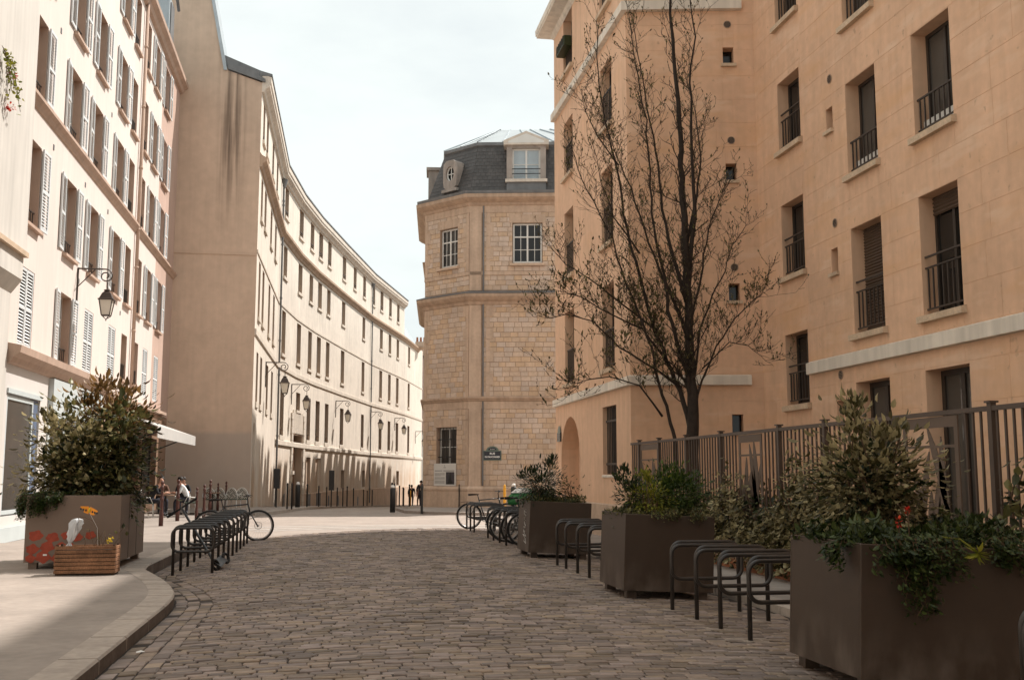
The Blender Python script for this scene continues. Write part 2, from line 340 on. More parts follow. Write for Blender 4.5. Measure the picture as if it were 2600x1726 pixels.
    def build(self, name, mats, parent=None, smooth=False, **k):
        return place(name, self.mesh(name, mats, smooth), parent, **k)

WM = {}
def place(name, me, parent=None, M=None, local=False, kind=None, label=None, cat=None, group=None):
    """link an object; M is its world matrix (or, if local, its matrix in its parent)"""
    o = bpy.data.objects.new(name, me); COL.objects.link(o)
    M = M or Matrix.Identity(4)
    if parent is not None:
        o.parent = parent
        if not local: o.matrix_parent_inverse = WM[parent.name].inverted()
    o.matrix_basis = M
    WM[o.name] = (WM[parent.name] @ M) if (parent is not None and local) else M
    tag(o, label, cat, group, kind); return o
def tag(o, label=None, cat=None, group=None, kind=None):
    if label: o['label'] = label
    if cat: o['category'] = cat
    if group: o['group'] = group
    if kind: o['kind'] = kind
    return o
def thing(name, loc, label, cat, group=None, rz=0.):
    return place(name, None, None, Matrix.Translation(loc) @ Matrix.Rotation(rz, 4, 'Z'), label=label, cat=cat, group=group)
def copy_tree(o, M=None, parent=None, label=None):
    """copy a thing with its parts and sub-parts (mesh data shared)"""
    c = o.copy(); COL.objects.link(c); c.parent = parent
    if M is not None: c.matrix_basis = M
    if label: c['label'] = label
    WM[c.name] = M if M is not None else c.matrix_basis
    for ch in o.children: copy_tree(ch, None, c)
    return c
def TL(x, y, z=0., rz=0.): return Matrix.Translation((x, y, z)) @ Matrix.Rotation(rz, 4, 'Z')
def frame(P, Q, s_off=0.):
    """facade frame: s runs P to Q, d outward (to the right of travel), z up"""
    L_ = math.dist(P, Q); ux, uy = (Q[0]-P[0])/L_, (Q[1]-P[1])/L_
    def T(s, d, z): s -= s_off; return (P[0]+ux*s+uy*d, P[1]+uy*s-ux*d, z)
    T.ang = math.atan2(uy, ux); T.L = L_; return T
def at(T, s, d, z):
    """world matrix of a piece whose local x runs along the facade and local -y points outward"""
    return Matrix.Translation(T(s, d, z)) @ Matrix.Rotation(T.ang, 4, 'Z')
CACHE = {}
def cached(key, fn):
    if key not in CACHE: CACHE[key] = fn()
    return CACHE[key]

def leafy(mb, c, size, d=None, fold=.25, narrow=.42):
    """one folded pointed leaf of given length at c, pointing along d"""
    if d is None: d = Vector((rnd.uniform(-1, 1), rnd.uniform(-1, 1), rnd.uniform(-.7, .6)))
    size *= rnd.choice((.6, .8, 1., 1., 1.15, 1.35)); d = Vector(d).normalized(); w = d.cross(Vector((rnd.uniform(-.5, .5), rnd.uniform(-.5, .5), 1))).normalized()
    n = d.cross(w); c = Vector(c); L_ = size; W = size*narrow; b = size*rnd.uniform(.02, .16)
    a1, a2, tip = c + d*L_*.3 + n*b*.5, c + d*L_*.66 + n*b*.4, c + d*L_ - n*b*.7
    p = [c, a1, a2, tip, a1+w*W*.46+n*fold*W*.6, a2+w*W*.40+n*fold*W*.5, a1-w*W*.46+n*fold*W*.6, a2-w*W*.40+n*fold*W*.5]
    i = len(mb.v); mb.v += [tuple(q) for q in p]
    mb.f += [(i, i+1, i+4), (i+1, i+2, i+5, i+4), (i+2, i+3, i+5), (i, i+6, i+1), (i+1, i+6, i+7, i+2), (i+2, i+7, i+3)]; mb.m += [mb.mi]*6
def blob_pts(n, c, r, surf=.65, jag=.18):
    """points near the surface of an uneven ellipsoid"""
    ph = [rnd.uniform(0, 6.28) for _ in range(6)]; out = []
    while len(out) < n:
        v = Vector((rnd.gauss(0, 1), rnd.gauss(0, 1), rnd.gauss(0, 1))).normalized()
        k = 1 + jag*(math.sin(3*v.x*2+ph[0]) + math.sin(4*v.y+ph[1]) + math.sin(5*v.z+ph[2]) + math.sin(7*v.x+ph[3])*.6)
        rad = (surf + (1-surf)*rnd.random()**.6) if rnd.random() < .85 else rnd.random()
        out.append((Vector((c[0]+v.x*r[0]*rad*k, c[1]+v.y*r[1]*rad*k, c[2]+v.z*r[2]*rad*k)), v))
    return out

# ------------------------------------------------------------------ ground
def zlong(Y): return 0. if Y < 49 else -.027*min(Y-49, 85)
def camber(X): 
    c = min(max(X, -2.9), 5.4); return .08*(1-((c-1.3)/3.2)**2)
def zg(X, Y):
    k = min(1., max(0., (36-Y)/8.)); k = k*k*(3-2*k)
    return zlong(Y) + camber(X)*k
def grid_sheet(xs, ys, zf):
    mb = MB(); n = len(xs); mb.v = [(x, y, zf(x, y)) for y in ys for x in xs]
    mb.f = [(j*n+i, j*n+i+1, (j+1)*n+i+1, (j+1)*n+i) for j in range(len(ys)-1) for i in range(n-1)]; mb.m = [0]*len(mb.f); return mb
xs = [-1500, -300, -60, -20, -12, -8] + [-6+.5*i for i in range(27)] + [8, 10, 14, 20, 60, 300, 1500]
ys = [-1500, -300, -60, -20] + [-10+2*i for i in range(16)] + [21+1.*i for i in range(30)] + [52+4*i for i in range(22)] + [180, 400, 2500]
grid_sheet(xs, ys, lambda x, y: zg(x, y) - .02).build('ground', 'asphalt', kind='structure')

KERB = [(-1.74, -71), (-1.74, 12.6), (-1.77, 13.3), (-1.84, 13.9), (-2.0, 14.7), (-2.2, 15.5), (-2.47, 16.4), (-2.72, 17.2), (-2.80, 17.9), (-2.79, 19), (-2.76, 21.2), (-2.72, 24.5)]
def kx(y, off=0.):
    for a, b in zip(KERB, KERB[1:]):
        if a[1] <= y <= b[1]: return a[0] + (b[0]-a[0])*(y-a[1])/(b[1]-a[1]) + off
    return (KERB[0][0] if y < 0 else KERB[-1][0]) + off
def cob_end(x): return 27.2 + .72*(x + 1.66) if x < 3 else 30.55 + .2*(x-3)

# cobbled street: bedding sheet, the nearest 300 stones one by one, the others in one part
bed = MB(); yy = [2+.8*i for i in range(37)]
for j in range(len(yy)-1):
    cells = 14
    for i in range(cells):
        q = []
        for (a, b) in ((i, j), (i+1, j), (i+1, j+1), (i, j+1)):
            y = yy[b]; x0 = kx(y, -.02); x1 = 5.16; x = x0 + (x1-x0)*a/cells; y2 = min(y, cob_end(x)); q.append((x, y2, zg(x, y2) - .012))
        if abs(q[3][1]-q[0][1]) + abs(q[2][1]-q[1][1]) > .01: bed.face(q)
street = bed.build('cobbled_street', 'mortar', kind='structure')
def stone_pts(cx, cy, lx, ly, rot, zj, tx, ty):
    c, s = math.cos(rot), math.sin(rot); b = .010; out = []
    for k, (ex, h) in enumerate(((0, -.03), (0, -.007), (b, 0))):
        for sx, sy in ((-1, -1), (1, -1), (1, 1), (-1, 1)):
            jx, jy = (0, 0) if k == 0 else (rnd.uniform(-.007, .007), rnd.uniform(-.003, .003))
            x = sx*(lx/2-ex)+jx; y = sy*(ly/2-ex)+jy
            X, Y = cx + c*x - s*y, cy + s*x + c*y
            out.append((X, Y, h + zj + x*tx + y*ty))
    return out
SF = [(8, 9, 10, 11)] + [(a+k, a+(k+1) % 4, a+4+(k+1) % 4, a+4+k) for a in (0, 4) for k in range(4)]
near = []; rest = MB()
y = 2.2; row = 0
while y < 33:
    pitch = rnd.uniform(.092, .112)
    x = -3.2 + rnd.uniform(0, .2)
    while x < 5.16:
        l = rnd.uniform(.14, .235); cx = x + l/2; cy = y + pitch/2 + .02*math.sin(cx*1.1+1) - .012*cx + .004*math.sin(cx*3.1+y*2)
        x += l
        gut = .445 if cy < 24 else 0.; e0 = kx(cy, gut)
        if cx + l/2 < e0 + .05: continue
        if cx - l/2 < e0: cx, l = (cx+l/2+e0)/2, cx+l/2-e0
        if cx + l/2 > 5.15 or cy > cob_end(cx) - .05: continue
        rot = rnd.gauss(0, .012) + .004
        a = (cx, cy, l - rnd.uniform(.006, .018), pitch - rnd.uniform(.012, .022), rot, rnd.gauss(0, .0035), rnd.gauss(0, .014), rnd.gauss(0, .016))
        near.append(a)
    y += pitch
def inview(a): # keeps stones whose picture position falls inside the frame
    Xc = a[0]*math.cos(R(9.696)) - a[1]*math.sin(R(9.696)); Yc = a[0]*math.sin(R(9.696)) + a[1]*math.cos(R(9.696))
    return abs(Xc/Yc) < .49 and Yc > 8.1 and not (a[0] > 3.5 and a[1] < 8.2)
vis = [i for i, a in enumerate(near) if inview(a)][:300]; visset = set(vis)
SHAPES = []
for k in range(8):
    m = MB(); m.polys(stone_pts(0, 0, .19, .10, 0, 0, 0, 0), SF); SHAPES.append(m.mesh('cobble', 'cobble'))
for i, a in enumerate(near):
    if i in visset:
        o = bpy.data.objects.new('cobble', SHAPES[rnd.randrange(8)]); COL.objects.link(o); o.parent = street
        sl = (camber(a[0]+.05)-camber(a[0]-.05))/.1
        o.location = (a[0], a[1], zg(a[0], a[1]) + a[5]); o.rotation_euler = (a[7], -a[6] - math.atan(sl), a[4]); o.scale = (a[2]/.19, a[3]/.10, 1)
    else:
        p = stone_pts(*a); sl = (camber(a[0]+.05)-camber(a[0]-.05))/.1
        rest.polys([(q[0], q[1], q[2] + zg(a[0], a[1]) + sl*(q[0]-a[0])) for q in p], SF)
# gutter course: three rows of stones that follow the kerb
for rowk in range(3):
    s = 4.0
    while s < 24:
        l = rnd.uniform(.17, .25); y0, y1 = s, s+l; off = .085 + rowk*.145
        ym = (y0+y1)/2; ang = math.atan2(kx(min(y1+.15, 24.4)) - kx(y0-.15), l+.3)
        rest.polys([(q[0], q[1], q[2] + zg(q[0], ym) - .006) for q in stone_pts(kx(ym, off), ym, .135, l-.018, -ang, rnd.gauss(0, .004), 0, 0)], SF); s += l
rest.build('cobble', 'cobble', street, kind='stuff')

# left pavement with granite kerb
pv = MB(); yy = [-70, -6, 0, 4] + [5+.5*i for i in range(39)] + [24.5, 25.5, 27, 30, 34, 38, 42, 46, 49]
def pz(y): return .12 if y < 23.8 else max(.012, .12 - (y-23.8)*.06)
def pxe(y): return kx(y, -.30) if y <= 24.5 else (-2.95 if y < 33 else -2.95 + (y-33)*.04)
for a, b in zip(yy, yy[1:]):
    pv.face([(-7.1, a, pz(a)+.03), (pxe(a), a, pz(a)), (pxe(b), b, pz(b)), (-7.1, b, pz(b)+.03)])
pv.build('left_pavement', 'pave', kind='structure')
kb = MB(); kb.box(-2.3, -2.29, 0, .01, -.05, -.04); kerb = kb.build('left_kerb', 'granite', kind='structure')
s = 4.6; 
while s < 24.4:
    l = rnd.uniform(.95, 1.25) if not 12.4 < s < 18 else rnd.uniform(.55, .8); e = min(s+l, 24.5)
    m = MB(); n = 4
    for k in range(n):
        y0 = s+.014 + (e-s-.028)*k/n; y1 = s+.014 + (e-s-.028)*(k+1)/n
        za, zb_ = pz(y0)+.004, pz(y1)+.004
        A = [(kx(y0, -.31), y0), (kx(y0), y0), (kx(y1), y1), (kx(y1, -.31), y1)]
        zz = [za, za, zb_, zb_]; c = .018
        m.face([(A[0][0], A[0][1], za), (A[1][0]-c, y0, za), (A[2][0]-c, y1, zb_), (A[3][0], y1, zb_)])
        m.face([(A[1][0]-c, y0, za), (A[1][0], y0, za-c), (A[2][0], y1, zb_-c), (A[2][0]-c, y1, zb_)])
        m.mi = 1; m.face([(A[1][0], y0, za-c), (A[1][0], y0, -.08), (A[2][0], y1, -.08), (A[2][0], y1, zb_-c)])
        m.mi = 0
        if k in (0, n-1):
            yk, zk = (y0, za) if k == 0 else (y1, zb_)
            m.face([(kx(yk, -.31), yk, zk), (kx(yk)-c, yk, zk), (kx(yk), yk, zk-c), (kx(yk), yk, -.08), (kx(yk, -.31), yk, -.08)])
    m.build('kerb_stone', ['granite', 'granited'], kerb); s = e

# right pavement and kerb
pr = MB(); pr.box(5.42, 9.6, -70, 33.5, -.2, .055); pr.build('right_pavement', 'pave', kind='structure')
kb = MB(); kb.box(5.3, 5.31, 0, .01, -.15, -.14); kerbr = kb.build('right_kerb', 'granite', kind='structure')
s = 3.0
while s < 33.4:
    e = min(s + rnd.uniform(.95, 1.25), 33.5); m = MB(); m.bbox(5.15, 5.415, s+.006, e-.006, -.2, .065, .016); m.build('kerb_stone', 'granite', kerbr); s = e

# pavement along the long pale building, its kerb, and the corner pavement of the stone building
W = [(-3.45, 49.0), (-3.15, 63.8), (-2.3, 70.6), (-1.2, 76.8), (.71, 85.7), (3.55, 98.4), (7.8, 114.), (10.8, 127.)]
fp = MB(); fk = MB()
ED = [(-6.9, 43.5), (-2.7, 41.5), (-1.9, 44.5), (-.9, 50), (-.4, 58), (0.1, 66), (1.2, 75), (3.0, 84), (5.6, 96), (9.8, 112), (13., 127)]
IN = [(-7.1, 49), (-4.6, 49), (-3.35, 49.), (-3.3, 52), (-3.2, 58), (-3.1, 64.5), (-2.1, 71.5), (-.8, 78.), (3., 96), (7.5, 113), (10.8, 127)]
for k in range(len(ED)-1):
    (a, b), (c, d) = ED[k], ED[k+1]; (e, f), (g, h) = IN[k], IN[k+1]; z0, z1 = zlong(b)+.10, zlong(d)+.10
    fp.face([(a, b, z0), (c, d, z1), (g, h, zlong(h)+.11), (e, f, zlong(f)+.11)])
    fk.face([(a, b, z0+.004), (c, d, z1+.004), (c, d, zlong(d)-.06), (a, b, zlong(b)-.06)])
    fk.face([(a, b, z0+.004), (a-.3, b+.02, z0+.004), (c-.3, d+.02, z1+.004), (c, d, z1+.004)])
fp.build('far_pavement', 'pave', kind='structure'); fk.build('far_kerb', 'granite', kind='structure')
cp = MB(); cpoly = [(2.9, 48.6), (3.1, 44.0), (4.2, 42.2), (6.0, 41.0), (13, 40), (13, 47), (6.2, 48.1), (4.4, 50.4), (8.0, 86), (6.6, 86), (4.6, 66)]
cp.face([(x, y, zlong(y) + .09) for x, y in cpoly])
for (a, b), (c, d) in zip(cpoly[:5], cpoly[1:5]): cp.face([(a, b, .09), (c, d, .09), (c, d, -.1), (a, b, -.1)])
cp.build('corner_pavement', 'pave', kind='structure')
mk = MB()
for y0, y1, xa, xb in ((30.6, 30.82, -2.0, 3.2), (31.7, 31.95, -2.3, 6.5), (33.0, 33.25, -2.5, 7.0)):
    n = 12
    for k in range(n):
        a = xa + (xb-xa)*k/n; b = xa + (xb-xa)*(k+1)/n
        mk.face([(a, y0, zg(a, y0)-.014), (b, y0, zg(b, y0)-.014), (b, y1, zg(b, y1)-.014), (a, y1, zg(a, y1)-.014)])
mk.build('crossing_line_paint', 'paint', kind='structure')

# ------------------------------------------------------------------ window kits (local: x along facade, -y outward, z up from the sill)
def win_frame(w, h, cols=2, rows=3, t=.055, mat_='whitewood', trans=None):
    def f():
        m = MB(); m.box(0, t, -.03, .03, 0, h); m.box(w-t, w, -.03, .03, 0, h); m.box(t, w-t, -.03, .03, 0, t); m.box(t, w-t, -.03, .03, h-t, h)
        for k in range(1, cols): x = w*k/cols; m.box(x-t*.55, x+t*.55, -.036, .03, t, h-t)
        for k in range(1, rows): z = h*k/rows; m.box(t, w-t, -.028, .025, z-.014, z+.014)
        if trans: m.box(t, w-t, -.04, .03, h*trans-.03, h*trans+.03)
        return m.mesh('window', mat_)
    return cached(('wf', round(w, 2), round(h, 2), cols, rows, t, mat_, trans), f)
def win_pane(w, h, mat_='glass'):
    def f():
        m = MB(); m.box(.03, w-.03, .0, .012, .03, h-.03); return m.mesh('pane', mat_)
    return cached(('wp', round(w, 2), round(h, 2), mat_), f)
def add_window(par, T, s0, s1, z0, z1, d, cols=2, rows=3, fm='whitewood', pm='glass', t=.055, trans=None):
    w, h = s1-s0, z1-z0
    o = place('window', win_frame(w, h, cols, rows, t, fm, trans), par, at(T, s0, d, z0))
    place('pane', win_pane(w, h, pm), o, at(T, s0, d, z0)); return o
def rail_mesh(w, h, n, top2=False, bars=True, r=.011):
    def f():
        m = MB(); m.box(0, w, -.015, .015, h-.03, h)
        if top2: m.box(0, w, -.015, .015, h*.78, h*.78+.025)
        m.box(0, w, -.012, .012, .06, .085)
        for k in range(n):
            x = w*(k+.5)/n; m.box(x-r, x+r, -r, r, .07, (h*.78 if top2 else h)-.01)
        return m.mesh('railing', 'rail')
    return cached(('rail', round(w, 2), round(h, 2), n, top2, r), f)
def shutter_mesh(w, h):
    def f():
        m = MB(); t = .055
        m.box(0, t, -.02, .02, 0, h); m.box(w-t, w, -.02, .02, 0, h)
        for z in (0, h*.47, h-t*1.3): m.box(t, w-t, -.02, .02, z, z+t*1.3)
        return m.mesh('shutter', 'shutter')
    def g():
        m = MB(); t = .055; n = int(h/.082)
        for k in range(n):
            z = .09 + (h-.16)*k/n
            if abs(z+.03 - h*.47 - .035) < .06: continue
            m.polys([(t, -.016, z), (w-t, -.016, z), (w-t, -.010, z-.008), (t, -.010, z-.008), (t, .016, z+.05), (w-t, .016, z+.05), (w-t, .020, z+.042), (t, .020, z+.042)],
                    [(0, 1, 5, 4), (3, 7, 6, 2), (0, 3, 2, 1), (4, 5, 6, 7), (0, 4, 7, 3), (1, 2, 6, 5)])
        return m.mesh('louvre', 'shutter')
    k = (round(w, 2), round(h, 2)); return cached(('sh', k), f), cached(('lv', k), g)
def add_shutter(par, M, w, h):
    a, b = shutter_mesh(w, h); o = place('shutter', a, par, M); place('louvre', b, o, M, kind='stuff')
def sill_mesh(w, mat_, d=.14, h=.10, name='sill'):
    def f():
        m = MB(); m.polys([(0, 0, 0), (w, 0, 0), (w, -d, 0), (0, -d, 0), (0, 0, h), (w, 0, h), (w, -d, h-.025), (0, -d, h-.025)],
                          [(0, 1, 2, 3), (4, 7, 6, 5), (3, 2, 6, 7), (0, 3, 7, 4), (1, 5, 6, 2), (0, 4, 5, 1)]); return m.mesh(name, mat_)
    return cached(('sill', round(w, 2), mat_, d, h), f)

# ------------------------------------------------------------------ pale pink apartment house on the left
lb = thing('apartment_house', (-7.1, 36, 0), 'pale pink plaster apartment house with white louvred shutters above ground-floor shops', 'building')
TLF = frame((-7.1, 20.), (-7.1, 49.), 20.)          # s equals world Y
COLS = dict(a=(25.7, 26.85), b=(29.4, 30.55), c=(32.25, 33.4), d=(35.65, 36.8), e=(37.85, 38.85), f=(40.2, 41.1), g=(42.1, 43.2), h=(44.75, 45.85))
ROWS = [(4.5, 6.35), (7.42, 9.45), (10.62, 12.55), (13.55, 15.5), (16.7, 18.6)]
holes = []; wins = []
for ri, (z0, z1) in enumerate(ROWS):
    for cn, (s0, s1) in COLS.items():
        zz = (z0+.3, z1) if (cn in 'ef' and ri == 0) else (z0, z1)
        holes.append((s0, s1, *zz)); wins.append((cn, ri, s0, s1, *zz))
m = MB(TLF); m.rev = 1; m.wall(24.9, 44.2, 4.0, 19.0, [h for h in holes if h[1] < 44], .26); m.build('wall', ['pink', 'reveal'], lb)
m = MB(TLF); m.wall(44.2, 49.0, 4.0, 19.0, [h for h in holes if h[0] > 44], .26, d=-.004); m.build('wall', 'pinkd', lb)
for cn, ri, s0, s1, z0, z1 in wins:
    add_window(lb, TLF, s0, s1, z0, z1, -.25, 2, 3, 'whitewood', 'glassg' if (ri+ord(cn)) % 3 else 'glass')
    w, h = s1-s0, z1-z0
    if cn in 'ef':
        place('railing', rail_mesh(w, .55, 9), lb, at(TLF, s0, -.06, z0))
        place('sill', sill_mesh(w+.2, 'mould'), lb, at(TLF, s0-.1, -.02, z0-.11))
    else:
        place('railing', rail_mesh(w, .42, 6), lb, at(TLF, s0, -.10, z0))
        if ri not in (0, 2): place('sill', sill_mesh(w+.2, 'mould'), lb, at(TLF, s0-.1, -.02, z0-.11))
        if ri == 0 and cn != 'b':
            add_shutter(lb, at(TLF, s0-.01, -.03, z0), w/2, h); add_shutter(lb, at(TLF, s0+w/2+.005, -.03, z0), w/2, h)
        else:
            a1, a2 = rnd.uniform(.02, .10), rnd.uniform(.02, .10)
            add_shutter(lb, at(TLF, s0-w/2-.02, .045, z0+.02) @ Matrix.Rotation(a1, 4, 'Z'), w/2, h-.02)
            add_shutter(lb, at(TLF, s1+.02, .045, z0+.02) @ Matrix.Rotation(-a2*.6, 4, 'Z'), w/2, h-.02)
ln = lambda y0, y1: [(-7.1, y0), (-7.1, y1)]
m = MB(); m.sweep([(0, 10.22), (.05, 10.25), (.09, 10.34), (.17, 10.42), (.17, 10.50), (0, 10.53)], ln(24.93, 39.35)); m.build('string_course', 'mould', lb)
m = MB(); m.sweep([(0, 10.22), (.05, 10.25), (.09, 10.34), (.17, 10.42), (.17, 10.50), (0, 10.53)], ln(39.6, 48.98)); m.build('string_course', 'mould', lb)
m = MB(); m.sweep([(0, 18.85), (.12, 18.9), (.18, 19.05), (.34, 19.15), (.36, 19.3), (0, 19.36)], ln(20, 48.98)); m.build('eave_cornice', 'mould', lb)
m = MB(); m.face([(-6.85, 20, 19.34), (-6.85, 48.98, 19.34), (-8.3, 48.98, 22.6), (-8.3, 20, 22.6)]); m.face([(-8.3, 20, 22.6), (-8.3, 48.98, 22.6), (-14, 48.98, 24.6), (-14, 20, 24.6)]); roof = m.build('roof', 'zinc', lb)
for yc in (45.0, 38.4, 33):
    m = MB(); m.box(-8.6, -7.0, yc-.7, yc+.7, 19.4, 21.5); d = m.build('dormer', 'zinc', roof)
    m = MB(); m.tube([(-7.1+.25, yc-.85+.17*k, 21.5+.32*math.sin(math.pi*k/10)) for k in range(11)], .07, 6); m.box(-6.99, -6.96, yc-.45, yc+.45, 19.8, 21.3); m.build('window_hood', 'lead', roof)
m = MB(); m.tube([(-7.0, 39.48, 4.4), (-7.0, 39.48, 19.0)], .062, 8)
for z in (6.6, 8.9, 10.3, 12.6, 14.9, 17.2): m.lathe([(.075, 0), (.075, .09)], 8, (-7.0, 39.48, z))
m.build('downpipe', 'mould', lb, smooth=True)
m = MB()
for z, cols in ((9.75, (27.9, 31.5, 34.7)), (6.9, (31.3, 34.5, 37.4)), (12.9, (28, 34.6))):
    for yv in cols: m.box(-7.1, -7.085, yv-.05, yv+.05, z, z+.14)
m.build('vent_grille', 'lead', lb)
# ground floor: shop cornice, fronts, windows
m = MB(); m.sweep([(0, 4.0), (.1, 4.03), (.16, 4.14), (.3, 4.24), (.32, 4.40), (0, 4.46)], ln(24.93, 35.3)); m.build('shop_cornice', 'mould', lb)
m = MB(TLF); m.wall(24.9, 28.75, .0, 4.02, [(25.25, 28.0, .62, 3.36)], .18, d=-.01); m.build('shop_wall', 'shopwhite', lb)
m = MB(TLF); m.box(25.0, 28.3, .0, .06, .05, .38); m.build('shop_plinth', 'fascia', lb)
sw = place('shop_window', win_frame(2.2, 2.66, 1, 1, .09, 'fascia'), lb, at(TLF, 25.3, -.06, .66)); place('pane', win_pane(2.2, 2.66, 'glassg'), sw, at(TLF, 25.3, -.06, .66))
m = MB(TLF); m.box(27.52, 27.95, -.16, -.05, .62, 3.34); m.build('door_jamb', 'blueframe', lb)
m = MB(TLF); m.box(25.2, 28.05, -.02, .03, 3.36, 3.47); m.build('window_head', 'fascia', lb)
m = MB(TLF); m.box(28.75, 34.75, -.02, .12, 3.0, 3.98); m.build('shop_fascia', 'fascia', lb)
m = MB(TLF); m.box(28.75, 34.75, -.02, .02, .0, .75); m.box(28.75, 28.95, -.02, .03, .75, 3.0); m.build('shop_stall_riser', 'fascia', lb)
for k, (a, b) in enumerate(((28.98, 30.9), (30.95, 32.7), (32.75, 34.7))): add_window(lb, TLF, a, b, .76, 2.98, -.12, 1, 1, 'fascia', 'glassg' if k != 1 else 'glass', .07)
m = MB(TLF); m.box(34.75, 35.3, -.02, .1, 0, 4.0); m.build('shop_pilaster', 'mould', lb)
m = MB(TLF); m.wall(35.3, 49, 0, 4.02, [(36, 39, .4, 3.0), (39.6, 42.4, .0, 3.0), (43, 46.5, .4, 3.0)], .3, d=-.02); m.build('cafe_front', 'brownwood', lb)
for a, b, z in ((36, 39, .4), (39.6, 42.4, .02), (43, 46.5, .4)): add_window(lb, TLF, a, b, z, 3.0, -.28, 2, 1, 'dkframe', 'glass', .07)
m = MB(TLF); m.box(35.3, 46.5, 0, .14, 3.35, 3.98); m.build('cafe_fascia', 'brownwood', lb)
m = MB(TLF); m.box(35.3, 46.7, 0, .3, 4.0, 4.12); m.build('cafe_cornice', 'mould', lb)
# the awning: sloping cloth, valance, end cheek and two folding arms
aw = thing('cafe_awning', (-7.1, 40, 2.6), 'white cloth awning with straight valance over the cafe terrace', 'awning')
m = MB(); m.polys([(-6.95, 35.6, 3.62), (-6.95, 45.4, 3.62), (-5.45, 45.4, 3.10), (-5.45, 35.6, 3.10), (-6.95, 35.6, 3.59), (-6.95, 45.4, 3.59), (-5.45, 45.4, 3.07), (-5.45, 35.6, 3.07)],
                  [(0, 1, 2, 3), (4, 7, 6, 5), (0, 4, 5, 1), (1, 5, 6, 2), (2, 6, 7, 3), (3, 7, 4, 0)]); m.build('canopy', 'awn', aw)
m = MB(); m.box(-5.45, -5.43, 35.6, 45.4, 2.72, 3.09); m.build('valance', 'awn', aw)
for yc in (37, 44):
    m = MB(); m.tube([(-7.0, yc, 2.4), (-6.2, yc+.15, 2.75), (-5.5, yc, 3.02)], .025, 6); m.build('folding_arm', 'black', aw)

# ------------------------------------------------------------------ nearer house at the left edge, upper floors corbelled out
nb = thing('corbelled_house', (-7.0, 15, 0), 'cream plastered house front at the left edge, upper floors resting on stone corbels', 'building')
m = MB(); m.box(-10, -6.8, -70, 24.93, 6.42, 19.5); m.build('upper_wall', 'cream', nb)
m = MB(); m.box(-10, -7.06, -70, 24.88, 0, 6.42); m.build('lower_wall', 'cream', nb)
m = MB(); m.box(-9.9, -6.74, -70, 24.94, 6.36, 6.47); m.build('string_course', 'sill', nb)
for yc in (24.05, 21.5, 19.):
    m = MB(); m.polys([(-7.2, yc-.85, 6.36), (-6.84, yc-.85, 6.36), (-6.84, yc-.85, 5.85), (-7.2, yc-.85, 5.35), (-7.2, yc+.85, 6.36), (-6.84, yc+.85, 6.36), (-6.84, yc+.85, 5.85), (-7.2, yc+.85, 5.35)],
                      [(0, 1, 2, 3), (4, 7, 6, 5), (0, 4, 5, 1), (1, 5, 6, 2), (2, 6, 7, 3), (0, 3, 7, 4)]); m.build('corbel', 'cream', nb)
# trailing geranium seen against that wall
ge = thing('trailing_geranium', (-6.8, 23.2, 9.2), 'trailing geranium with two red blooms hanging against the cream wall', 'plant')
m = MB(); st = MB(); fl = MB()
for k in range(9):
    p = Vector((-6.74, rnd.uniform(21.9, 23.0), 10.2)); path = [tuple(p)]
    for j in range(7):
        p = p + Vector((rnd.uniform(-.01, .05), rnd.uniform(-.10, .16), rnd.uniform(-.2, -.05))); p.x = max(p.x, -6.76); path.append(tuple(p))
        if p.y > 24.1: break
        for _ in range(2): leafy(m, p + Vector((rnd.uniform(-.02, .08), rnd.uniform(-.08, .08), rnd.uniform(-.08, .08))), rnd.uniform(.06, .10), None, .2, .8)
    st.tube(path, .006, 3)
for c in ((-6.7, 22.9, 9.85), (-6.7, 22.85, 9.15)):
    fl = MB()
    for p, v in blob_pts(30, c, (.06, .06, .06)): leafy(fl, p, .05, v, .2, .9)
    fl.build('flower', 'fl_red', ge)
m.build('foliage', 'lf_lime', ge); st.build('stem', 'stem', ge, kind='stuff')

# ------------------------------------------------------------------ long pale building with the ochre gable
wb = thing('long_pale_building', (-3.3, 60, 0), 'long curving pale rendered building with a blank ochre gable wall and rows of narrow windows', 'building')
m = MB(); gp = [(-16, 0), (-3.45, 0), (-3.45, 19.35), (-3.32, 19.62), (-5.0, 20.15), (-5.15, 20.5), (-6.4, 26.5), (-16, 26.5)]
m.polys([(x, 49.0, z) for x, z in gp] + [(x, 50.0 if x > -5.1 and z > 1 else 49.6, z) for x, z in gp],
        [tuple(range(8))] + [(k, k+1, k+9, k+8) for k in range(1, 7)]); m.build('gable_wall', 'gable', wb)
m = MB()
m.polys([(-5.05, 48.93, 20.15), (-5.2, 48.93, 20.15), (-6.45, 48.93, 26.5), (-6.3, 48.93, 26.5), (-4.95, 49.9, 20.15), (-5.2, 49.9, 20.15), (-6.45, 49.9, 26.5), (-6.2, 49.9, 26.5)],
        [(0, 3, 2, 1), (0, 4, 7, 3), (1, 2, 6, 5), (4, 5, 6, 7), (0, 1, 5, 4)]); m.build('gable_flashing', 'zinc', wb)
m = MB()
m.polys([(-3.3, 48.9, 19.66), (-5.0, 48.9, 20.2), (-5.0, 48.9, 20.48), (-3.62, 48.9, 20.14), (-3.6, 48.9, 19.98), (-3.3, 48.9, 19.82), (-3.3, 49.6, 19.66), (-5.0, 49.6, 20.2), (-5.0, 49.6, 20.48), (-3.62, 49.6, 20.14), (-3.6, 49.6, 19.98), (-3.3, 49.6, 19.82)],
        [(0, 5, 4, 3, 2, 1), (6, 7, 8, 9, 10, 11)] + [(k, (k+1) % 6, 6+(k+1) % 6, 6+k) for k in range(6)]); m.build('roof_edge', 'lead', wb)
m = MB(); m.box(-7.08, -3.46, 48.965, 48.998, 11.46, 11.54); m.build('gable_string', 'gable', wb)
SEG = []; acc = 0.
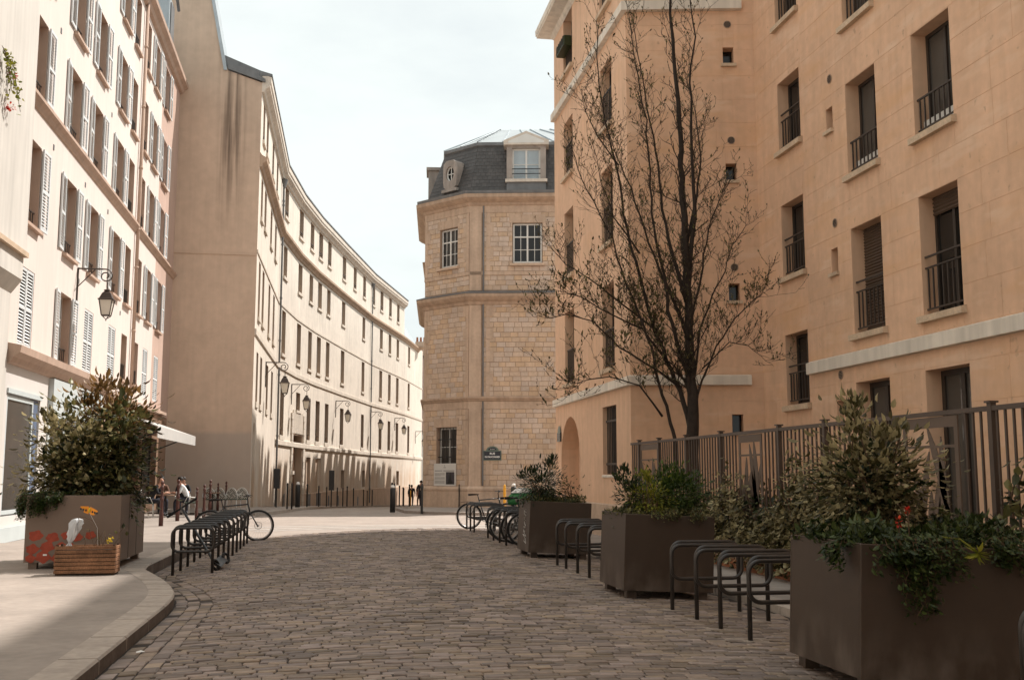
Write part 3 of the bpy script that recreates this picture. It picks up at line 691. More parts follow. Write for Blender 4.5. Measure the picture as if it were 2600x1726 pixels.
for a, b in zip(W, W[1:]): SEG.append((acc, acc+math.dist(a, b), frame(a, b, 0))); acc += math.dist(a, b)
def wseg(s):
    for i, (a, b, T) in enumerate(SEG):
        if a <= s < b: return i
    return len(SEG)-1
C_ALL = [(1.2, 2.2), (3.3, 4.45), (7.15, 8.35), (10.45, 11.7), (16.1, 17.45), (21.85, 23.15), (25.6, 26.9), (28.65, 29.95), (31.7, 32.95), (37.25, 38.6), (46., 47.3), (53.9, 55.2), (57.9, 59.15), (61.8, 63.05), (68.4, 69.8)]
WIN = []
for s0, s1 in C_ALL:
    if s0 < 66: WIN.append((s0, s1, 17.3, 19.15, 'attic'))
    WIN.append((s0, s1, 13.55, 15.45, 'row2')); WIN.append((s0, s1, 8.82, 11.45, 'row3'))
    if s0 > 12 and not 21 < s0 < 24: WIN.append((s0+.1, s1+.1, 3.9, 6.8, 'row4'))
    elif s0 < 12: WIN.append((s0+.1, s1+.1, 4.9, 7.2, 'row4'))
for s0, s1 in ((41.75, 43.0), (50.5, 51.6)): WIN.append((s0, s1, 17.3, 19.15, 'attic'))
WIN.append((22.1, 23.4, 5.75, 6.9, 'small'))
for s0, s1 in ((38.2, 39.4), (47.1, 48.4), (62.5, 63.8)): WIN.append((s0, s1, .45, 1.9, 'cellar'))
fix = []
for w_ in WIN:   # a window never straddles two wall segments
    i = wseg((w_[0]+w_[1])/2); a, b, T = SEG[i]; s0, s1 = w_[0], w_[1]
    if s0 < a+.05: s1 += a+.05-s0; s0 = a+.05
    if s1 > b-.05: s0 -= s1-b+.05; s1 = b-.05
    fix.append((i, s0, s1, *w_[2:]))
PORT = (21.05, 24.3)
for i, (a, b, T) in enumerate(SEG):
    hs = [(s0-a, s1-a, z0, z1) for j, s0, s1, z0, z1, k in fix if j == i]
    if i == 0: hs.append((.5, 1.75, -.2, 3.92, 0))
    if i == 1: hs += [(PORT[0]-a, min(PORT[1], b)-a, -1.5, 4.15, 0)]
    if i == 2: hs += [(max(PORT[0], a)-a, PORT[1]-a, -1.5, 4.15, 0), (25.95-a, 27.45-a, .3, 2.72)]
    if i == 3: hs += [(29.1-a, 30.9-a, .3, 2.72)]
    top = 19.9 if i < 5 else (19.9 if i == 5 else 16.2)
    m = MB(T); m.rev = 1; q = b-a
    if i == 5: # the top storey stops before this segment's end
        m.wall(0, q, -2.8, 16.2, [h for h in hs if h[3] < 16.2], .3); m.wall(0, 65.7-a, 16.2, 19.9, [h for h in hs if h[3] > 16.2], .3)
    else: m.wall(0, q, -2.8, top, hs, .3)
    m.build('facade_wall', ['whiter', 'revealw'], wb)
for i, s0, s1, z0, z1, k in fix:
    a, b, T = SEG[i]; s0 -= a; s1 -= a
    add_window(wb, T, s0, s1, z0, z1, -.28, 2, 3 if k != 'cellar' else 1, 'whitewood' if k in ('attic', 'row3', 'row2') else 'dkframe', 'glass', .06)
    if k in ('attic', 'row2', 'row3', 'small'): place('sill', sill_mesh(s1-s0+.16, 'trimw', .10, .20), wb, at(T, s0-.08, 0, z0-.2))
    if k == 'row4': place('sill', sill_mesh(s1-s0+.16, 'trimw', .07, .28), wb, at(T, s0-.08, 0, z0-.28))
    if k == 'attic': place('railing', rail_mesh(s1-s0, .42, 3, True), wb, at(T, s0, -.05, z0))
    if k == 'row4': place('railing', rail_mesh(s1-s0, .4, 2), wb, at(T, s0, -.1, z0))
m = MB(); m.sweep([(0, 15.62), (.08, 15.66), (.14, 15.8), (.32, 15.92), (.34, 16.06), (.10, 16.2), (0, 16.34)], W[:-1] + [(10.0, 123.5)]); m.build('cornice', 'trimb', wb)
m = MB(); m.sweep([(0, 19.2), (.1, 19.24), (.16, 19.36), (.36, 19.5), (.36, 19.62), (.42, 19.68), (.42, 19.95), (0, 20.05)], W[:5] + [(3.55, 98.4), (7.65, 113.4)]); m.build('eave_cornice', 'trimw', wb)
m = MB(); m.sweep([(.36, 19.99), (.46, 20.0), (.46, 20.1), (-.1, 20.25), (-3.5, 21.6), (-3.6, 20.0)], W[:5] + [(3.55, 98.4), (7.65, 113.4)]); m.build('roof', 'lead', wb)
m = MB(); m.sweep([(0, 11.60), (.05, 11.62), (.05, 11.74), (0, 11.76)], W); m.build('string_course', 'trimw', wb)
m = MB(); m.sweep([(0, 7.80), (.08, 7.84), (.08, 8.08), (0, 8.12)], W); m.build('string_course', 'trimw', wb)
m = MB(); m.sweep([(0, 3.28), (.12, 3.30), (.12, 3.56), (0, 3.62)], W[1:]); m.build('base_ledge', 'trimw', wb)
m = MB(); m.sweep([(.0, -2.8), (.05, -2.8), (.05, .35), (0, .38)], [(-3.12, 65.2), (-2.5, 69.2)]); m.build('plinth', 'lime', wb)
m = MB(); m.sweep([(.0, -2.9), (.05, -2.9), (.05, .25), (0, .28)], [(-2.02, 72.2), (-1.2, 76.8), (.71, 85.7), (3.55, 98.4), (7.8, 114.), (10.8, 127.)]); m.build('plinth', 'lime', wb)
T0 = SEG[5][2]; s_ = 65.7-SEG[5][0]
m = MB(T0); q = SEG[5][1]-SEG[5][0]; m.polys([(s_, 0, 16.3), (q, 0, 16.3), (q, -.9, 18.6), (s_, -.9, 19.3), (s_, -4, 16.3), (q, -4, 16.3)], [(0, 1, 2, 3), (1, 5, 2), (2, 5, 4, 3)]); m.build('mansard_end', 'zinc', wb)
m = MB(SEG[6][2]); m.polys([(0, 0, 16.3), (8, 0, 16.3), (6.4, -1.1, 18.3), (0, -.9, 18.6), (0, -4, 16.3), (8, -4, 16.3)], [(0, 1, 2, 3), (1, 5, 2), (2, 5, 4, 3)]); m.build('mansard_end', 'zinc', wb)
m = MB(); m.box(9.5, 10.6, 121.5, 123.3, 16, 16.2); m.build('end_cap', 'trimb', wb)
m = MB(); e = Vector((10.8, 127.)); m.face([(10.8, 127, -3), (2, 130, -3), (2, 130, 16.2), (10.8, 127, 16.2)]); m.build('end_wall', 'whiter', wb)
for s in (14.72, 50.1):
    i = wseg(s); a, b, T = SEG[i]
    for z0, z1 in ((-1.0 if s > 20 else -.35, 7.8), (8.12, 15.6), (16.3, 19.2)):
        m = MB(T); m.tube([(s-a, .13, z0), (s-a, .13, z1)], .058, 8)
        for z in (z0+1.2, (z0+z1)/2, z1-.5): m.tube([(s-a, .13, z), (s-a, .13, z+.12)], .08, 8)
        if z1 > 19: m.tube([(s-a, .16, 18.6), (s-a, .18, 19.15)], [.07, .18], 8)
        m.build('downpipe', 'lead', wb, smooth=False)
# arched doorway near the gable corner
m = MB(SEG[0][2]); m.arch(.5, 1.75, -.2, 3.2, .72, .3); m.build('arch_surround', 'whiter', wb)
m = MB(SEG[0][2]); m.box(.45, 1.8, -.36, -.3, -.3, 4.0); m.build('arched_door', 'blockj', wb)
# portal: quoined jambs, boarded tympanum, recessed door and fanlight
def place_on(s): i = wseg(s); a, b, T = SEG[i]; return T, s-a
for sj in (20.35, 24.4):
    T, q = place_on(sj); z = -.75; k = 0
    while z < 5.35:
        m = MB(T); w_ = .34 if k % 2 else .26; m.box(q+.3-w_, q+.3+w_, 0, .10, z+.015, z+.43); m.build('quoin', 'trimw', wb); z += .445; k += 1
T, q = place_on(21.7); m = MB(T)
m = MB(); P1, P2 = Vector(SEG[1][2](21.05-SEG[1][0], -.45, 0)), Vector(SEG[2][2](24.3-SEG[2][0], -.45, 0)); TP = frame(P1.xy, P2.xy)
m.T = TP; m.box(0, TP.L, -.05, .0, -.8, 4.2); m.build('door', 'brownwood', wb)
m = MB(TP); m.box(.35, 1.75, .0, .05, 1.8, 3.3); fw = m.build('fanlight', 'glassg', wb)
m = MB(TP); m.box(-.02, .04, 0, .47, -1, 4.16); m.box(TP.L-.04, TP.L+.02, 0, .47, -1, 4.16); m.box(0, TP.L, 0, .44, 4.1, 4.16); m.build('portal_reveal', 'revealw', wb)
m = MB(TP); m.box(.2, 2.9, .0, .08, 1.55, 1.78); m.build('transom', 'trimw', wb)
m = MB(SEG[1][2]); 
for k in range(5): m.box(PORT[0]-SEG[1][0]+k*.12, PORT[0]-SEG[1][0]+k*.12+.1, .0, .06, 4.2, 5.7)
m.build('tympanum_board', 'trimw', wb)
m = MB(SEG[2][2])
for k in range(20): m.box(.02+k*.13, .02+k*.13+.11, .0, .06, 4.2, 5.6)
m.build('tympanum_board', 'trimw', wb)
for (ss, zz) in ((26.7, .2), (30.0, .2)):
    T, q = place_on(ss); m = MB(T); m.box(q-.72, q+.72, -.28, -.2, .3, 2.7); m.build('blind_door', 'revealw', wb)
    m = MB(T); m.box(q-.7, q+.7, .055, .075, -.75, .2); m.build('cellar_grate', 'dkframe', wb)
for ss in (18.2, 37, 45, 33.5):
    T, q = place_on(ss); m = MB(T); n = 8; z0 = zlong(T(q, 0, 0)[1])+.12
    m.polys([(q-.28, .06, z0), (q+.28, .06, z0)] + [(q+.28*math.cos(math.pi*k/n), .06, z0+.5+.28*math.sin(math.pi*k/n)) for k in range(n+1)], [tuple(range(n+3))]); m.build('cellar_vent', 'dkframe', wb)

# ------------------------------------------------------------------ masonry
def subtract(rect, holes):
    out = [rect]
    for h in holes:
        nx = []
        for (a, b, c, e) in out:
            if h[0] >= b or h[1] <= a or h[2] >= e or h[3] <= c: nx.append((a, b, c, e)); continue
            if h[0] > a: nx.append((a, h[0], c, e))
            if h[1] < b: nx.append((h[1], b, c, e))
            x0, x1 = max(a, h[0]), min(b, h[1])
            if h[2] > c: nx.append((x0, x1, c, h[2]))
            if h[3] < e: nx.append((x0, x1, h[3], e))
        out = nx
    return [r for r in out if r[1]-r[0] > .02 and r[3]-r[2] > .02]
def slab(m, r, d0, d1, j, ch):
    a, b, c, e = r[0]+j, r[1]-j, r[2]+j, r[3]-j
    m.polys([(a, d0, c), (b, d0, c), (b, d0, e), (a, d0, e), (a+ch, d1, c+ch), (b-ch, d1, c+ch), (b-ch, d1, e-ch), (a+ch, d1, e-ch)],
            [(4, 5, 6, 7), (0, 1, 5, 4), (1, 2, 6, 5), (2, 3, 7, 6), (3, 0, 4, 7)])
def courses(s0, s1, z0, z1, h, lmin, lmax, holes, quoin=None):
    """running-bond rectangles clipped by the openings"""
    z = z0; k = 0; out = []
    while z < z1-.02:
        hh = min(h*rnd.uniform(.92, 1.08), z1-z); hh = z1-z if z1-z-hh < h*.4 else hh
        s = s0
        while s < s1-.02:
            l = rnd.uniform(lmin, lmax)
            if s == s0 and k % 2: l *= .55
            if s1-s-l < lmin*.5: l = s1-s
            out += subtract((s, s+l, z, z+hh), holes); s += l
        z += hh; k += 1
    return out

# ------------------------------------------------------------------ stone corner building with slate mansard
cb = thing('stone_corner_building', (6.2, 48, 0), 'limestone corner building with moulded cornices and a slate mansard roof', 'building')
FP = [(4.35, 50.2), (6.19, 47.95), (13.2, 46.5), (16, 57), (5.05, 57.2)]
TLc = frame(FP[0], FP[1]); TRc = frame(FP[1], FP[2]); TWc = frame(FP[4], FP[0])
HL = [(1.0, 2.16, 11.2, 13.05), (.87, 2.16, 1.9, 3.7)]; HR = [(2.0, 3.38, 11.22, 13.1)]
for T, H_ in ((TLc, HL), (TRc, HR)):
    m = MB(T); m.wall(0, T.L, 0, 14.0, H_, .32); m.build('wall', 'blockj', cb)
m = MB(TWc); m.wall(0, TWc.L, -1.2, 14.0, [(s, s+1.2, z, z+2) for s in (1, 4) for z in (1.5, 6, 10.6)], .3); m.build('wall', 'lime', cb)
for s in (1, 4):
    for z in (1.5, 6, 10.6): add_window(cb, TWc, s, s+1.2, z, z+2, -.28, 2, 3, 'whitewood', 'glass')
PIL = .57
zones = [(1.04, 4.5), (5.05, 9.3), (9.95, 10.64), (10.84, 13.6)]
blocks = []
for z0, z1 in zones:
    for T, H_, s0, s1 in ((TLc, HL, 0, TLc.L), (TRc, HR, PIL+.06, 5.8)):
        blocks += [(T, r) for r in courses(s0, s1, z0, z1, .232, .30, .52, H_)]
blocks.sort(key=lambda b: -(b[1][1]-b[1][0])*(b[1][3]-b[1][2]) + (9 if b[1][0] > 3.9 and b[0] is TRc else 0))
rest = MB()
for k, (T, r) in enumerate(blocks):
    m = MB(T) if k < 300 else rest; m.T = T
    slab(m, r, -.01, .012 + rnd.uniform(0, .008), .005, .008)
    if k < 300: m.build('stone_block', 'block', cb)
rest.build('stone_block', 'block', cb, kind='stuff')
line = [FP[0], FP[1], FP[2]]
back = [(5.05, 57.2)] + [FP[0], FP[1], FP[2]]
def cmould(name, prof, mt, ln_=None): m = MB(); m.sweep(prof, ln_ or back); m.build(name, mt, cb)
cmould('plinth', [(0, -1.2), (.10, -1.2), (.10, .80), (.13, .84), (.13, .92), (.04, 1.03), (0, 1.03)], 'lime')
cmould('frieze', [(0, 4.5), (.035, 4.5), (.035, 4.84), (0, 4.84)], 'lime', line)
cmould('cornice', [(0, 4.84), (.06, 4.86), (.10, 4.94), (.16, 4.97), (.16, 5.04), (0, 5.08)], 'trimb')
cmould('cornice', [(0, 9.25), (.07, 9.3), (.10, 9.42), (.26, 9.5), (.38, 9.62), (.40, 9.74), (0, 9.84)], 'trimb')
cmould('cornice_lead', [(.405, 9.752), (.41, 9.79), (0, 9.93), (-.01, 9.86)], 'lead')
cmould('string_course', [(0, 10.64), (.045, 10.66), (.045, 10.82), (0, 10.84)], 'lime', line)
cmould('frieze', [(0, 13.6), (.03, 13.6), (.03, 13.92), (0, 13.92)], 'lime', line)
cmould('eave_cornice', [(0, 13.9), (.08, 13.95), (.12, 14.06), (.30, 14.14), (.44, 14.24), (.46, 14.40), (-.1, 14.46)], 'trimb')
cmould('gutter', [(.30, 14.41), (.40, 14.43), (.42, 14.56), (.30, 14.58), (-.1, 14.5)], 'lead')
m = MB(TRc); m.box(0.02, PIL, 0, .045, 1.03, 4.5); m.box(0.02, PIL, 0, .045, 5.06, 9.26); m.box(0.02, PIL, 0, .045, 9.93, 13.6); m.build('pilaster', 'lime', cb)
m = MB(TRc); m.tube([(PIL+.09, .08, 1.05), (PIL+.09, .08, 4.83)], .035, 6); m.tube([(PIL+.09, .08, 5.08), (PIL+.09, .08, 9.28)], .035, 6); m.tube([(PIL+.09, .08, 9.9), (PIL+.09, .08, 13.9)], .035, 6); m.build('downpipe', 'lead', cb)
m = MB(TLc); m.tube([(2.5, .16, .02), (2.5, .16, 1.1)], .028, 6); m.build('lightning_rod_sleeve', 'black', cb)
# quoin strips with alternating length beside the pilaster and at the outer corner
for T, s0, sg in ((TLc, .0, 1), (TLc, TLc.L, -1), (TRc, PIL+.2, 1)):
    for z0, z1 in ((1.04, 4.5), (5.06, 9.26), (10.84, 13.6)):
        n = int((z1-z0)/.48); h = (z1-z0)/n
        for k in range(n):
            w_ = .36 if k % 2 else .20; a, b = sorted((s0, s0+sg*w_)); m = MB(T); slab(m, (a, b, z0+k*h, z0+k*h+h), 0, .03, .004, .008); m.build('quoin', 'lime', cb)
# window surrounds and windows
for T, (a, b, c, e) in ((TLc, HL[0]), (TRc, HR[0]), (TLc, HL[1])):
    m = MB(T); 
    for k in range(3): x = a-.16+(b-a+.32)*k/3; slab(m, (x, x+(b-a+.32)/3, e, e+.42), 0, .028, .004, .008)
    m.build('lintel', 'lime', cb)
    if c > 3: place('sill', sill_mesh(b-a+.24, 'lime', .16, .13), cb, at(T, a-.12, 0, c-.14))
w1 = add_window(cb, TRc, 2.02, 3.36, 11.24, 13.08, -.14, 2, 3, 'whitewood', 'glass', .07, .66)
m = MB(TRc)
for x in (2.38, 3.02): m.box(x-.012, x+.012, -.13, -.105, 11.3, 13.0)
m.build('glazing_bar', 'whitewood', w1)
w2 = add_window(cb, TLc, 1.02, 2.14, 11.22, 13.03, -.16, 2, 3, 'whitewood', 'glass', .07, .66)
m = MB(TLc)
for x in (1.32, 1.86): m.box(x-.012, x+.012, -.15, -.125, 11.3, 13.0)
m.build('glazing_bar', 'whitewood', w2)
w3 = add_window(cb, TLc, .89, 2.14, 1.92, 3.68, -.26, 2, 2, 'whitewood', 'glassg', .07)
for k in range(6):
    x = 1.0 + k*.21; m = MB(TLc); m.tube([(x, -.12, 1.9), (x, -.12, 3.7)], .016, 6); m.build('window_bar', 'black', cb)
for z in (2.35, 3.15): m = MB(TLc); m.box(.87, 2.16, -.14, -.11, z-.02, z+.02); m.build('window_bar', 'black', cb)
# mansard: walls of slate leaning back, zinc deck above
def inset(poly, k):
    n = len(poly); out = []
    for i in range(n):
        a, b, c = Vector(poly[i-1]), Vector(poly[i]), Vector(poly[(i+1) % n])
        u1, u2 = (b-a).normalized(), (c-b).normalized(); n1, n2 = Vector((-u1.y, u1.x)), Vector((-u2.y, u2.x))
        bis = (n1+n2).normalized(); out.append(tuple(b + bis*(k/max(.3, bis.dot(n1)))))
    return out
M0, M1, M2 = inset(FP, .05), inset(FP, .95), inset(FP, 3.6)
m = MB(); n = len(FP); Z0, Z1, Z2 = 14.5, 17.15, 18.75
m.polys([(x, y, Z0) for x, y in M0] + [(x, y, Z1) for x, y in M1], [(k, (k+1) % n, n+(k+1) % n, n+k) for k in range(n)]); mans = m.build('mansard_roof', 'slate', cb)
m = MB(); m.polys([(x, y, Z1+.1) for x, y in inset(FP, .85)] + [(x, y, Z2) for x, y in M2], [(k, (k+1) % n, n+(k+1) % n, n+k) for k in range(n)] + [tuple(range(n, 2*n))]); deck = m.build('zinc_deck', 'deck', cb)
m = MB(); m.sweep([(.02, Z1-.12), (.10, Z1-.05), (.10, Z1+.10), (-.06, Z1+.16)], [inset(FP, .95)[4]] + inset(FP, .95)[:3]); m.build('deck_edge', 'lead', cb)
I1, I2 = inset(FP, .85), M2
for (i, j) in ((0, 1), (1, 2)):
    a, b, c, d = Vector((*I1[i], Z1+.1)), Vector((*I1[j], Z1+.1)), Vector((*I2[i], Z2)), Vector((*I2[j], Z2)); q = max(2, int((b-a).length/1.1))
    for k in range(q+1):
        t = k/q; m = MB(); m.tube([tuple(a.lerp(b, t)+Vector((0, 0, .02))), tuple(c.lerp(d, t)+Vector((0, 0, .02)))], .035, 5); m.build('standing_seam', 'zinc', deck)
sl = MB()
for (i, j) in ((0, 1), (1, 2)):
    a, b, c, d = Vector((*M0[i], Z0)), Vector((*M0[j], Z0)), Vector((*M1[i], Z1)), Vector((*M1[j], Z1)); nrm = (b-a).cross(c-a).normalized(); nrm = -nrm if nrm.y > 0 else nrm
    rows = 14; N_ = int((b-a).length/.24)
    for r in range(rows):
        t0, t1 = r/rows, (r+1.12)/rows
        for k in range(N_ + 1):
            u0, u1 = (k - .5*(r % 2))/N_ + .002, (k+1-.5*(r % 2))/N_ - .002; u0, u1 = max(0, u0), min(1, u1)
            if u1-u0 < .01: continue
            o = nrm*(.014+rnd.uniform(0, .004)); f_ = nrm*.006; t1c = min(t1, 1.)
            q = [a.lerp(b, u0).lerp(c.lerp(d, u0), t0)+o, a.lerp(b, u1).lerp(c.lerp(d, u1), t0)+o, a.lerp(b, u1).lerp(c.lerp(d, u1), t1c)+f_, a.lerp(b, u0).lerp(c.lerp(d, u0), t1c)+f_]
            sl.polys([tuple(p) for p in q] + [tuple(p-o*.9) for p in q[:2]], [(0, 1, 2, 3), (0, 4, 5, 1)])
sl.build('slate', 'slate', mans, kind='stuff')
# pedimented dormer on the right-hand face
m = MB(TRc); m.box(1.72, 1.98, -.9, -.12, 14.75, 16.85); m.box(3.30, 3.56, -.9, -.12, 14.75, 16.85); m.box(1.98, 3.30, -.9, -.12, 16.72, 16.85); dr = m.build('dormer', 'dormer', cb)
m = MB(TRc); m.polys([(1.58, .02, 16.85), (3.70, .02, 16.85), (3.70, .02, 17.06), (2.64, .02, 17.50), (1.58, .02, 17.06), (1.58, -1.2, 16.85), (3.70, -1.2, 16.85), (3.70, -1.2, 17.06), (2.64, -1.2, 17.50), (1.58, -1.2, 17.06)],
                     [(0, 1, 2, 3, 4), (0, 5, 6, 1), (1, 6, 7, 2), (2, 7, 8, 3), (3, 8, 9, 4), (4, 9, 5, 0)]); m.build('pediment', 'trimw', dr)
m = MB(TRc); m.polys([(1.80, .024, 16.93), (3.48, .024, 16.93), (3.48, .024, 17.02), (2.64, .024, 17.38), (1.80, .024, 17.02)], [(0, 1, 2, 3, 4)]); m.build('tympanum', 'whitewood', dr)
add_window(cb, TRc, 1.98, 3.30, 15.2, 16.72, -.3, 2, 2, 'whitewood', 'curtain', .08)
m = MB(TRc); m.box(1.66, 3.62, -.9, .03, 15.06, 15.2); m.build('dormer_sill', 'trimw', dr)
m = MB(TRc); m.box(1.72, 3.56, -.9, -.06, 14.6, 15.06); m.build('dormer_apron', 'lead', dr)
m = MB(TRc)
for z in (15.45, 15.68): m.box(1.98, 3.30, -.10, -.07, z, z+.04)
m.build('dormer_rail', 'black', dr)
# oval dormer on the left-hand face
s0 = 1.52; m = MB(TLc); n = 16
ov = [(s0+.27*math.cos(2*math.pi*k/n), 15.75+.36*math.sin(2*math.pi*k/n)) for k in range(n)]
ou = [(s0+.44*max(-1, min(1, 1.3*math.cos(2*math.pi*k/n))), 15.70+.70*max(-1, min(1, 1.15*math.sin(2*math.pi*k/n)))) for k in range(n)]
m.polys([(x, -.08, z) for x, z in ov] + [(x, -.08, z) for x, z in ou] + [(x, -.3, z) for x, z in ov] + [(x, -1.1, z) for x, z in ou],
        [(k, (k+1) % n, n+(k+1) % n, n+k) for k in range(n)] + [(k, 2*n+k, 2*n+(k+1) % n, (k+1) % n) for k in range(n)] + [(n+k, n+(k+1) % n, 3*n+(k+1) % n, 3*n+k) for k in range(n)])
od = m.build('oval_dormer', 'dormer', cb)
m = MB(TLc); m.polys([(x, -.26, z) for x, z in ov], [tuple(range(n))]); m.build('pane', 'glass', od)
m = MB(TLc); m.tube([(x*.0+s0+(x-s0)*.93, -.2, 15.75+(z-15.75)*.95) for x, z in ov], .035, 6, closed=True); m.box(s0-.02, s0+.02, -.22, -.19, 15.40, 16.10); m.box(s0-.26, s0+.26, -.22, -.19, 15.73, 15.77); m.build('oval_frame', 'whitewood', od)
m = MB(TLc); m.box(1.03, 2.01, -.6, -.02, 14.86, 15.0); m.build('dormer_sill', 'dormer', od)
m = MB(TWc); s = 5.3; m.box(s-.6, s+.6, -1.3, -.1, 14.5, 16.5); m.box(s-.72, s+.72, -1.3, .0, 16.5, 16.65); m.build('dormer', 'dormer', cb)
# unseen lower wing along the side street, shaped to cast the comb shadow
WG = [(16.6, 116.), (13.4, 106.5), (11.6, 100.), (8.0, 86.), (6.7, 72.), (5.05, 57.2)]
for (a, b) in zip(WG, WG[1:]):
    T = frame(a, b); n = int(T.L/2.1); hs = [(T.L*(k+.5)/n-.5, T.L*(k+.5)/n+.5, z, z+1.9) for k in range(n) for z in (1.2, 5.4, 9.6)]
    m = MB(T); m.wall(0, T.L, -3, 13.0, hs, .3); m.build('wing_wall', 'lime', cb)
    for h in hs: add_window(cb, T, h[0], h[1], h[2], h[3], -.28, 2, 3, 'whitewood', 'glass')
    m = MB(T); m.polys([(0, .05, 13.), (T.L, .05, 13.), (T.L, -.7, 14.3), (0, -.7, 14.3), (0, -7, 14.6), (T.L, -7, 14.6)], [(0, 1, 2, 3), (3, 2, 5, 4)]); m.build('wing_roof', 'slate', cb)
    for k in range(n):
        x = T.L*(k+.5)/n + rnd.uniform(-.3, .3); hw = rnd.uniform(.45, .8); zt_ = rnd.uniform(14.8, 15.6); m = MB(T); m.box(x-hw, x+hw, -1.2, -.05, 13.0, zt_); m.box(x-hw-.08, x+hw+.08, -1.2, .02, zt_, zt_+.12); m.build('dormer', 'dormer', cb)  # unseen roof boxes, added to notch the wing's shadow
m = MB(); m.sweep([(0, 12.8), (.2, 12.9), (.25, 13.05), (0, 13.1)], WG); m.build('wing_cornice', 'trimb', cb)
for s in ():
    m = MB(TWc); m.box(s-.45, s+.45, -2.4, -1.6, 16.5, 20.2); c_ = m.build('chimney', 'lime', cb)
    for k in range(3): m = MB(TWc); m.tube([(s-.28+.28*k, -2.0, 20.2), (s-.28+.28*k, -2.0, 20.75)], .1, 8); m.build('chimney_pot', 'brick', c_)
m = MB(); m.prism(inset(FP, .3), 14.3, 14.45); m.build('attic_floor', 'lead', cb)
m = MB(); m.face([(13.2, 46.5, -.5), (16, 57, -1), (16, 57, 14.2), (13.2, 46.5, 14.2)]); m.face([(16, 57, -1), (5.05, 57.2, -1), (5.05, 57.2, 14.2), (16, 57, 14.2)]); m.build('wall', 'lime', cb)
# street name plate, notice board
sg = thing('street_name_plate', tuple(TRc(1.09, .02, 2.4)), 'blue enamel street name plate with green border on the stone corner building', 'street sign')
m = MB(TRc); m.box(.68, 1.50, .03, .05, 2.18, 2.62); m.build('border', 'signgreen', sg)
m = MB(TRc); m.box(.72, 1.46, .05, .056, 2.22, 2.58); m.build('plate', 'signblue', sg)
m = MB(TRc); n = 12; m.polys([(1.09+.28*math.cos(math.pi*k/n), .03, 2.62+.20*math.sin(math.pi*k/n)) for k in range(n+1)] + [(1.09+.28*math.cos(math.pi*k/n), .05, 2.62+.20*math.sin(math.pi*k/n)) for k in range(n+1)],
    [tuple(range(n, -1, -1)), tuple(range(n+1, 2*n+2))] + [(k, k+1, n+2+k, n+1+k) for k in range(n)]); m.build('lunette', 'signgreen', sg)
m = MB(TRc); m.polys([(1.09+.2*math.cos(math.pi*k/n), .054, 2.635+.125*math.sin(math.pi*k/n)) for k in range(n+1)], [tuple(range(n, -1, -1))]); m.build('lunette_field', 'signblue', sg)
def text(body, T, s, d, z, size, mt, par, sx=1.0, name='lettering', bold=.0):
    cu = bpy.data.curves.new(name, 'FONT'); cu.body = body; cu.size = size; cu.align_x = 'CENTER'; cu.align_y = 'CENTER'; cu.extrude = .001; cu.offset = bold; cu.resolution_u = 2
    tmp = bpy.data.objects.new('tmp', cu); COL.objects.link(tmp); dg = bpy.context.evaluated_depsgraph_get()
    me = bpy.data.meshes.new_from_object(tmp.evaluated_get(dg)); bpy.data.objects.remove(tmp); me.materials.clear(); me.materials.append(MT[mt])
    return place(name, me, par, at(T, s, d, z) @ Matrix.Rotation(R(90), 4, 'X') @ Matrix.Diagonal((sx, 1, 1, 1)))
text('RUE', TRc, 1.09, .058, 2.48, .12, 'signwhite', sg, 1.1, bold=.004)
text('DU FAUCONNIER', TRc, 1.09, .058, 2.33, .105, 'signwhite', sg, .80, bold=.004)
text('4e Arrt', TRc, 1.09, .058, 2.68, .07, 'signwhite', sg, .9)
nbd = thing('notice_board', tuple(TLc(1.5, .05, 1.5)), 'white notice board with text and a dark photograph fixed below the barred window', 'notice board')
m = MB(TLc); m.box(.80, 2.2, .05, .08, 1.03, 2.05); m.build('board', 'panelw', nbd)
m = MB(TLc); m.box(1.58, 2.12, .082, .084, 1.10, 1.66); m.build('photograph', 'inkd', nbd)
m = MB(TLc); m.polys([(1.68, .086, 1.12), (2.02, .086, 1.12), (1.93, .086, 1.32), (1.88, .086, 1.60), (1.84, .086, 1.60), (1.78, .086, 1.32)], [(0, 1, 2, 3, 4, 5)]); m.build('tower_print', 'black', nbd)
m = MB(TLc)
for k in range(13):
    if k in (4, 8): continue
    m.box(.86, 1.50-.25*(k % 5 == 3), .082, .084, 1.60-k*.038, 1.615-k*.038)
m.build('text_line', 'ink', nbd)
m = MB(TLc); m.box(.86, 1.34, .082, .084, 1.70, 1.735); m.box(1.42, 2.12, .082, .084, 1.70, 1.735); m.box(1.43, 1.57, .082, .084, 1.85, 1.88); m.tube([(1.5, .083, 1.92), (1.49, .083, 1.96), (1.51, .083, 1.99)], .01, 5); m.build('heading', 'ink', nbd)

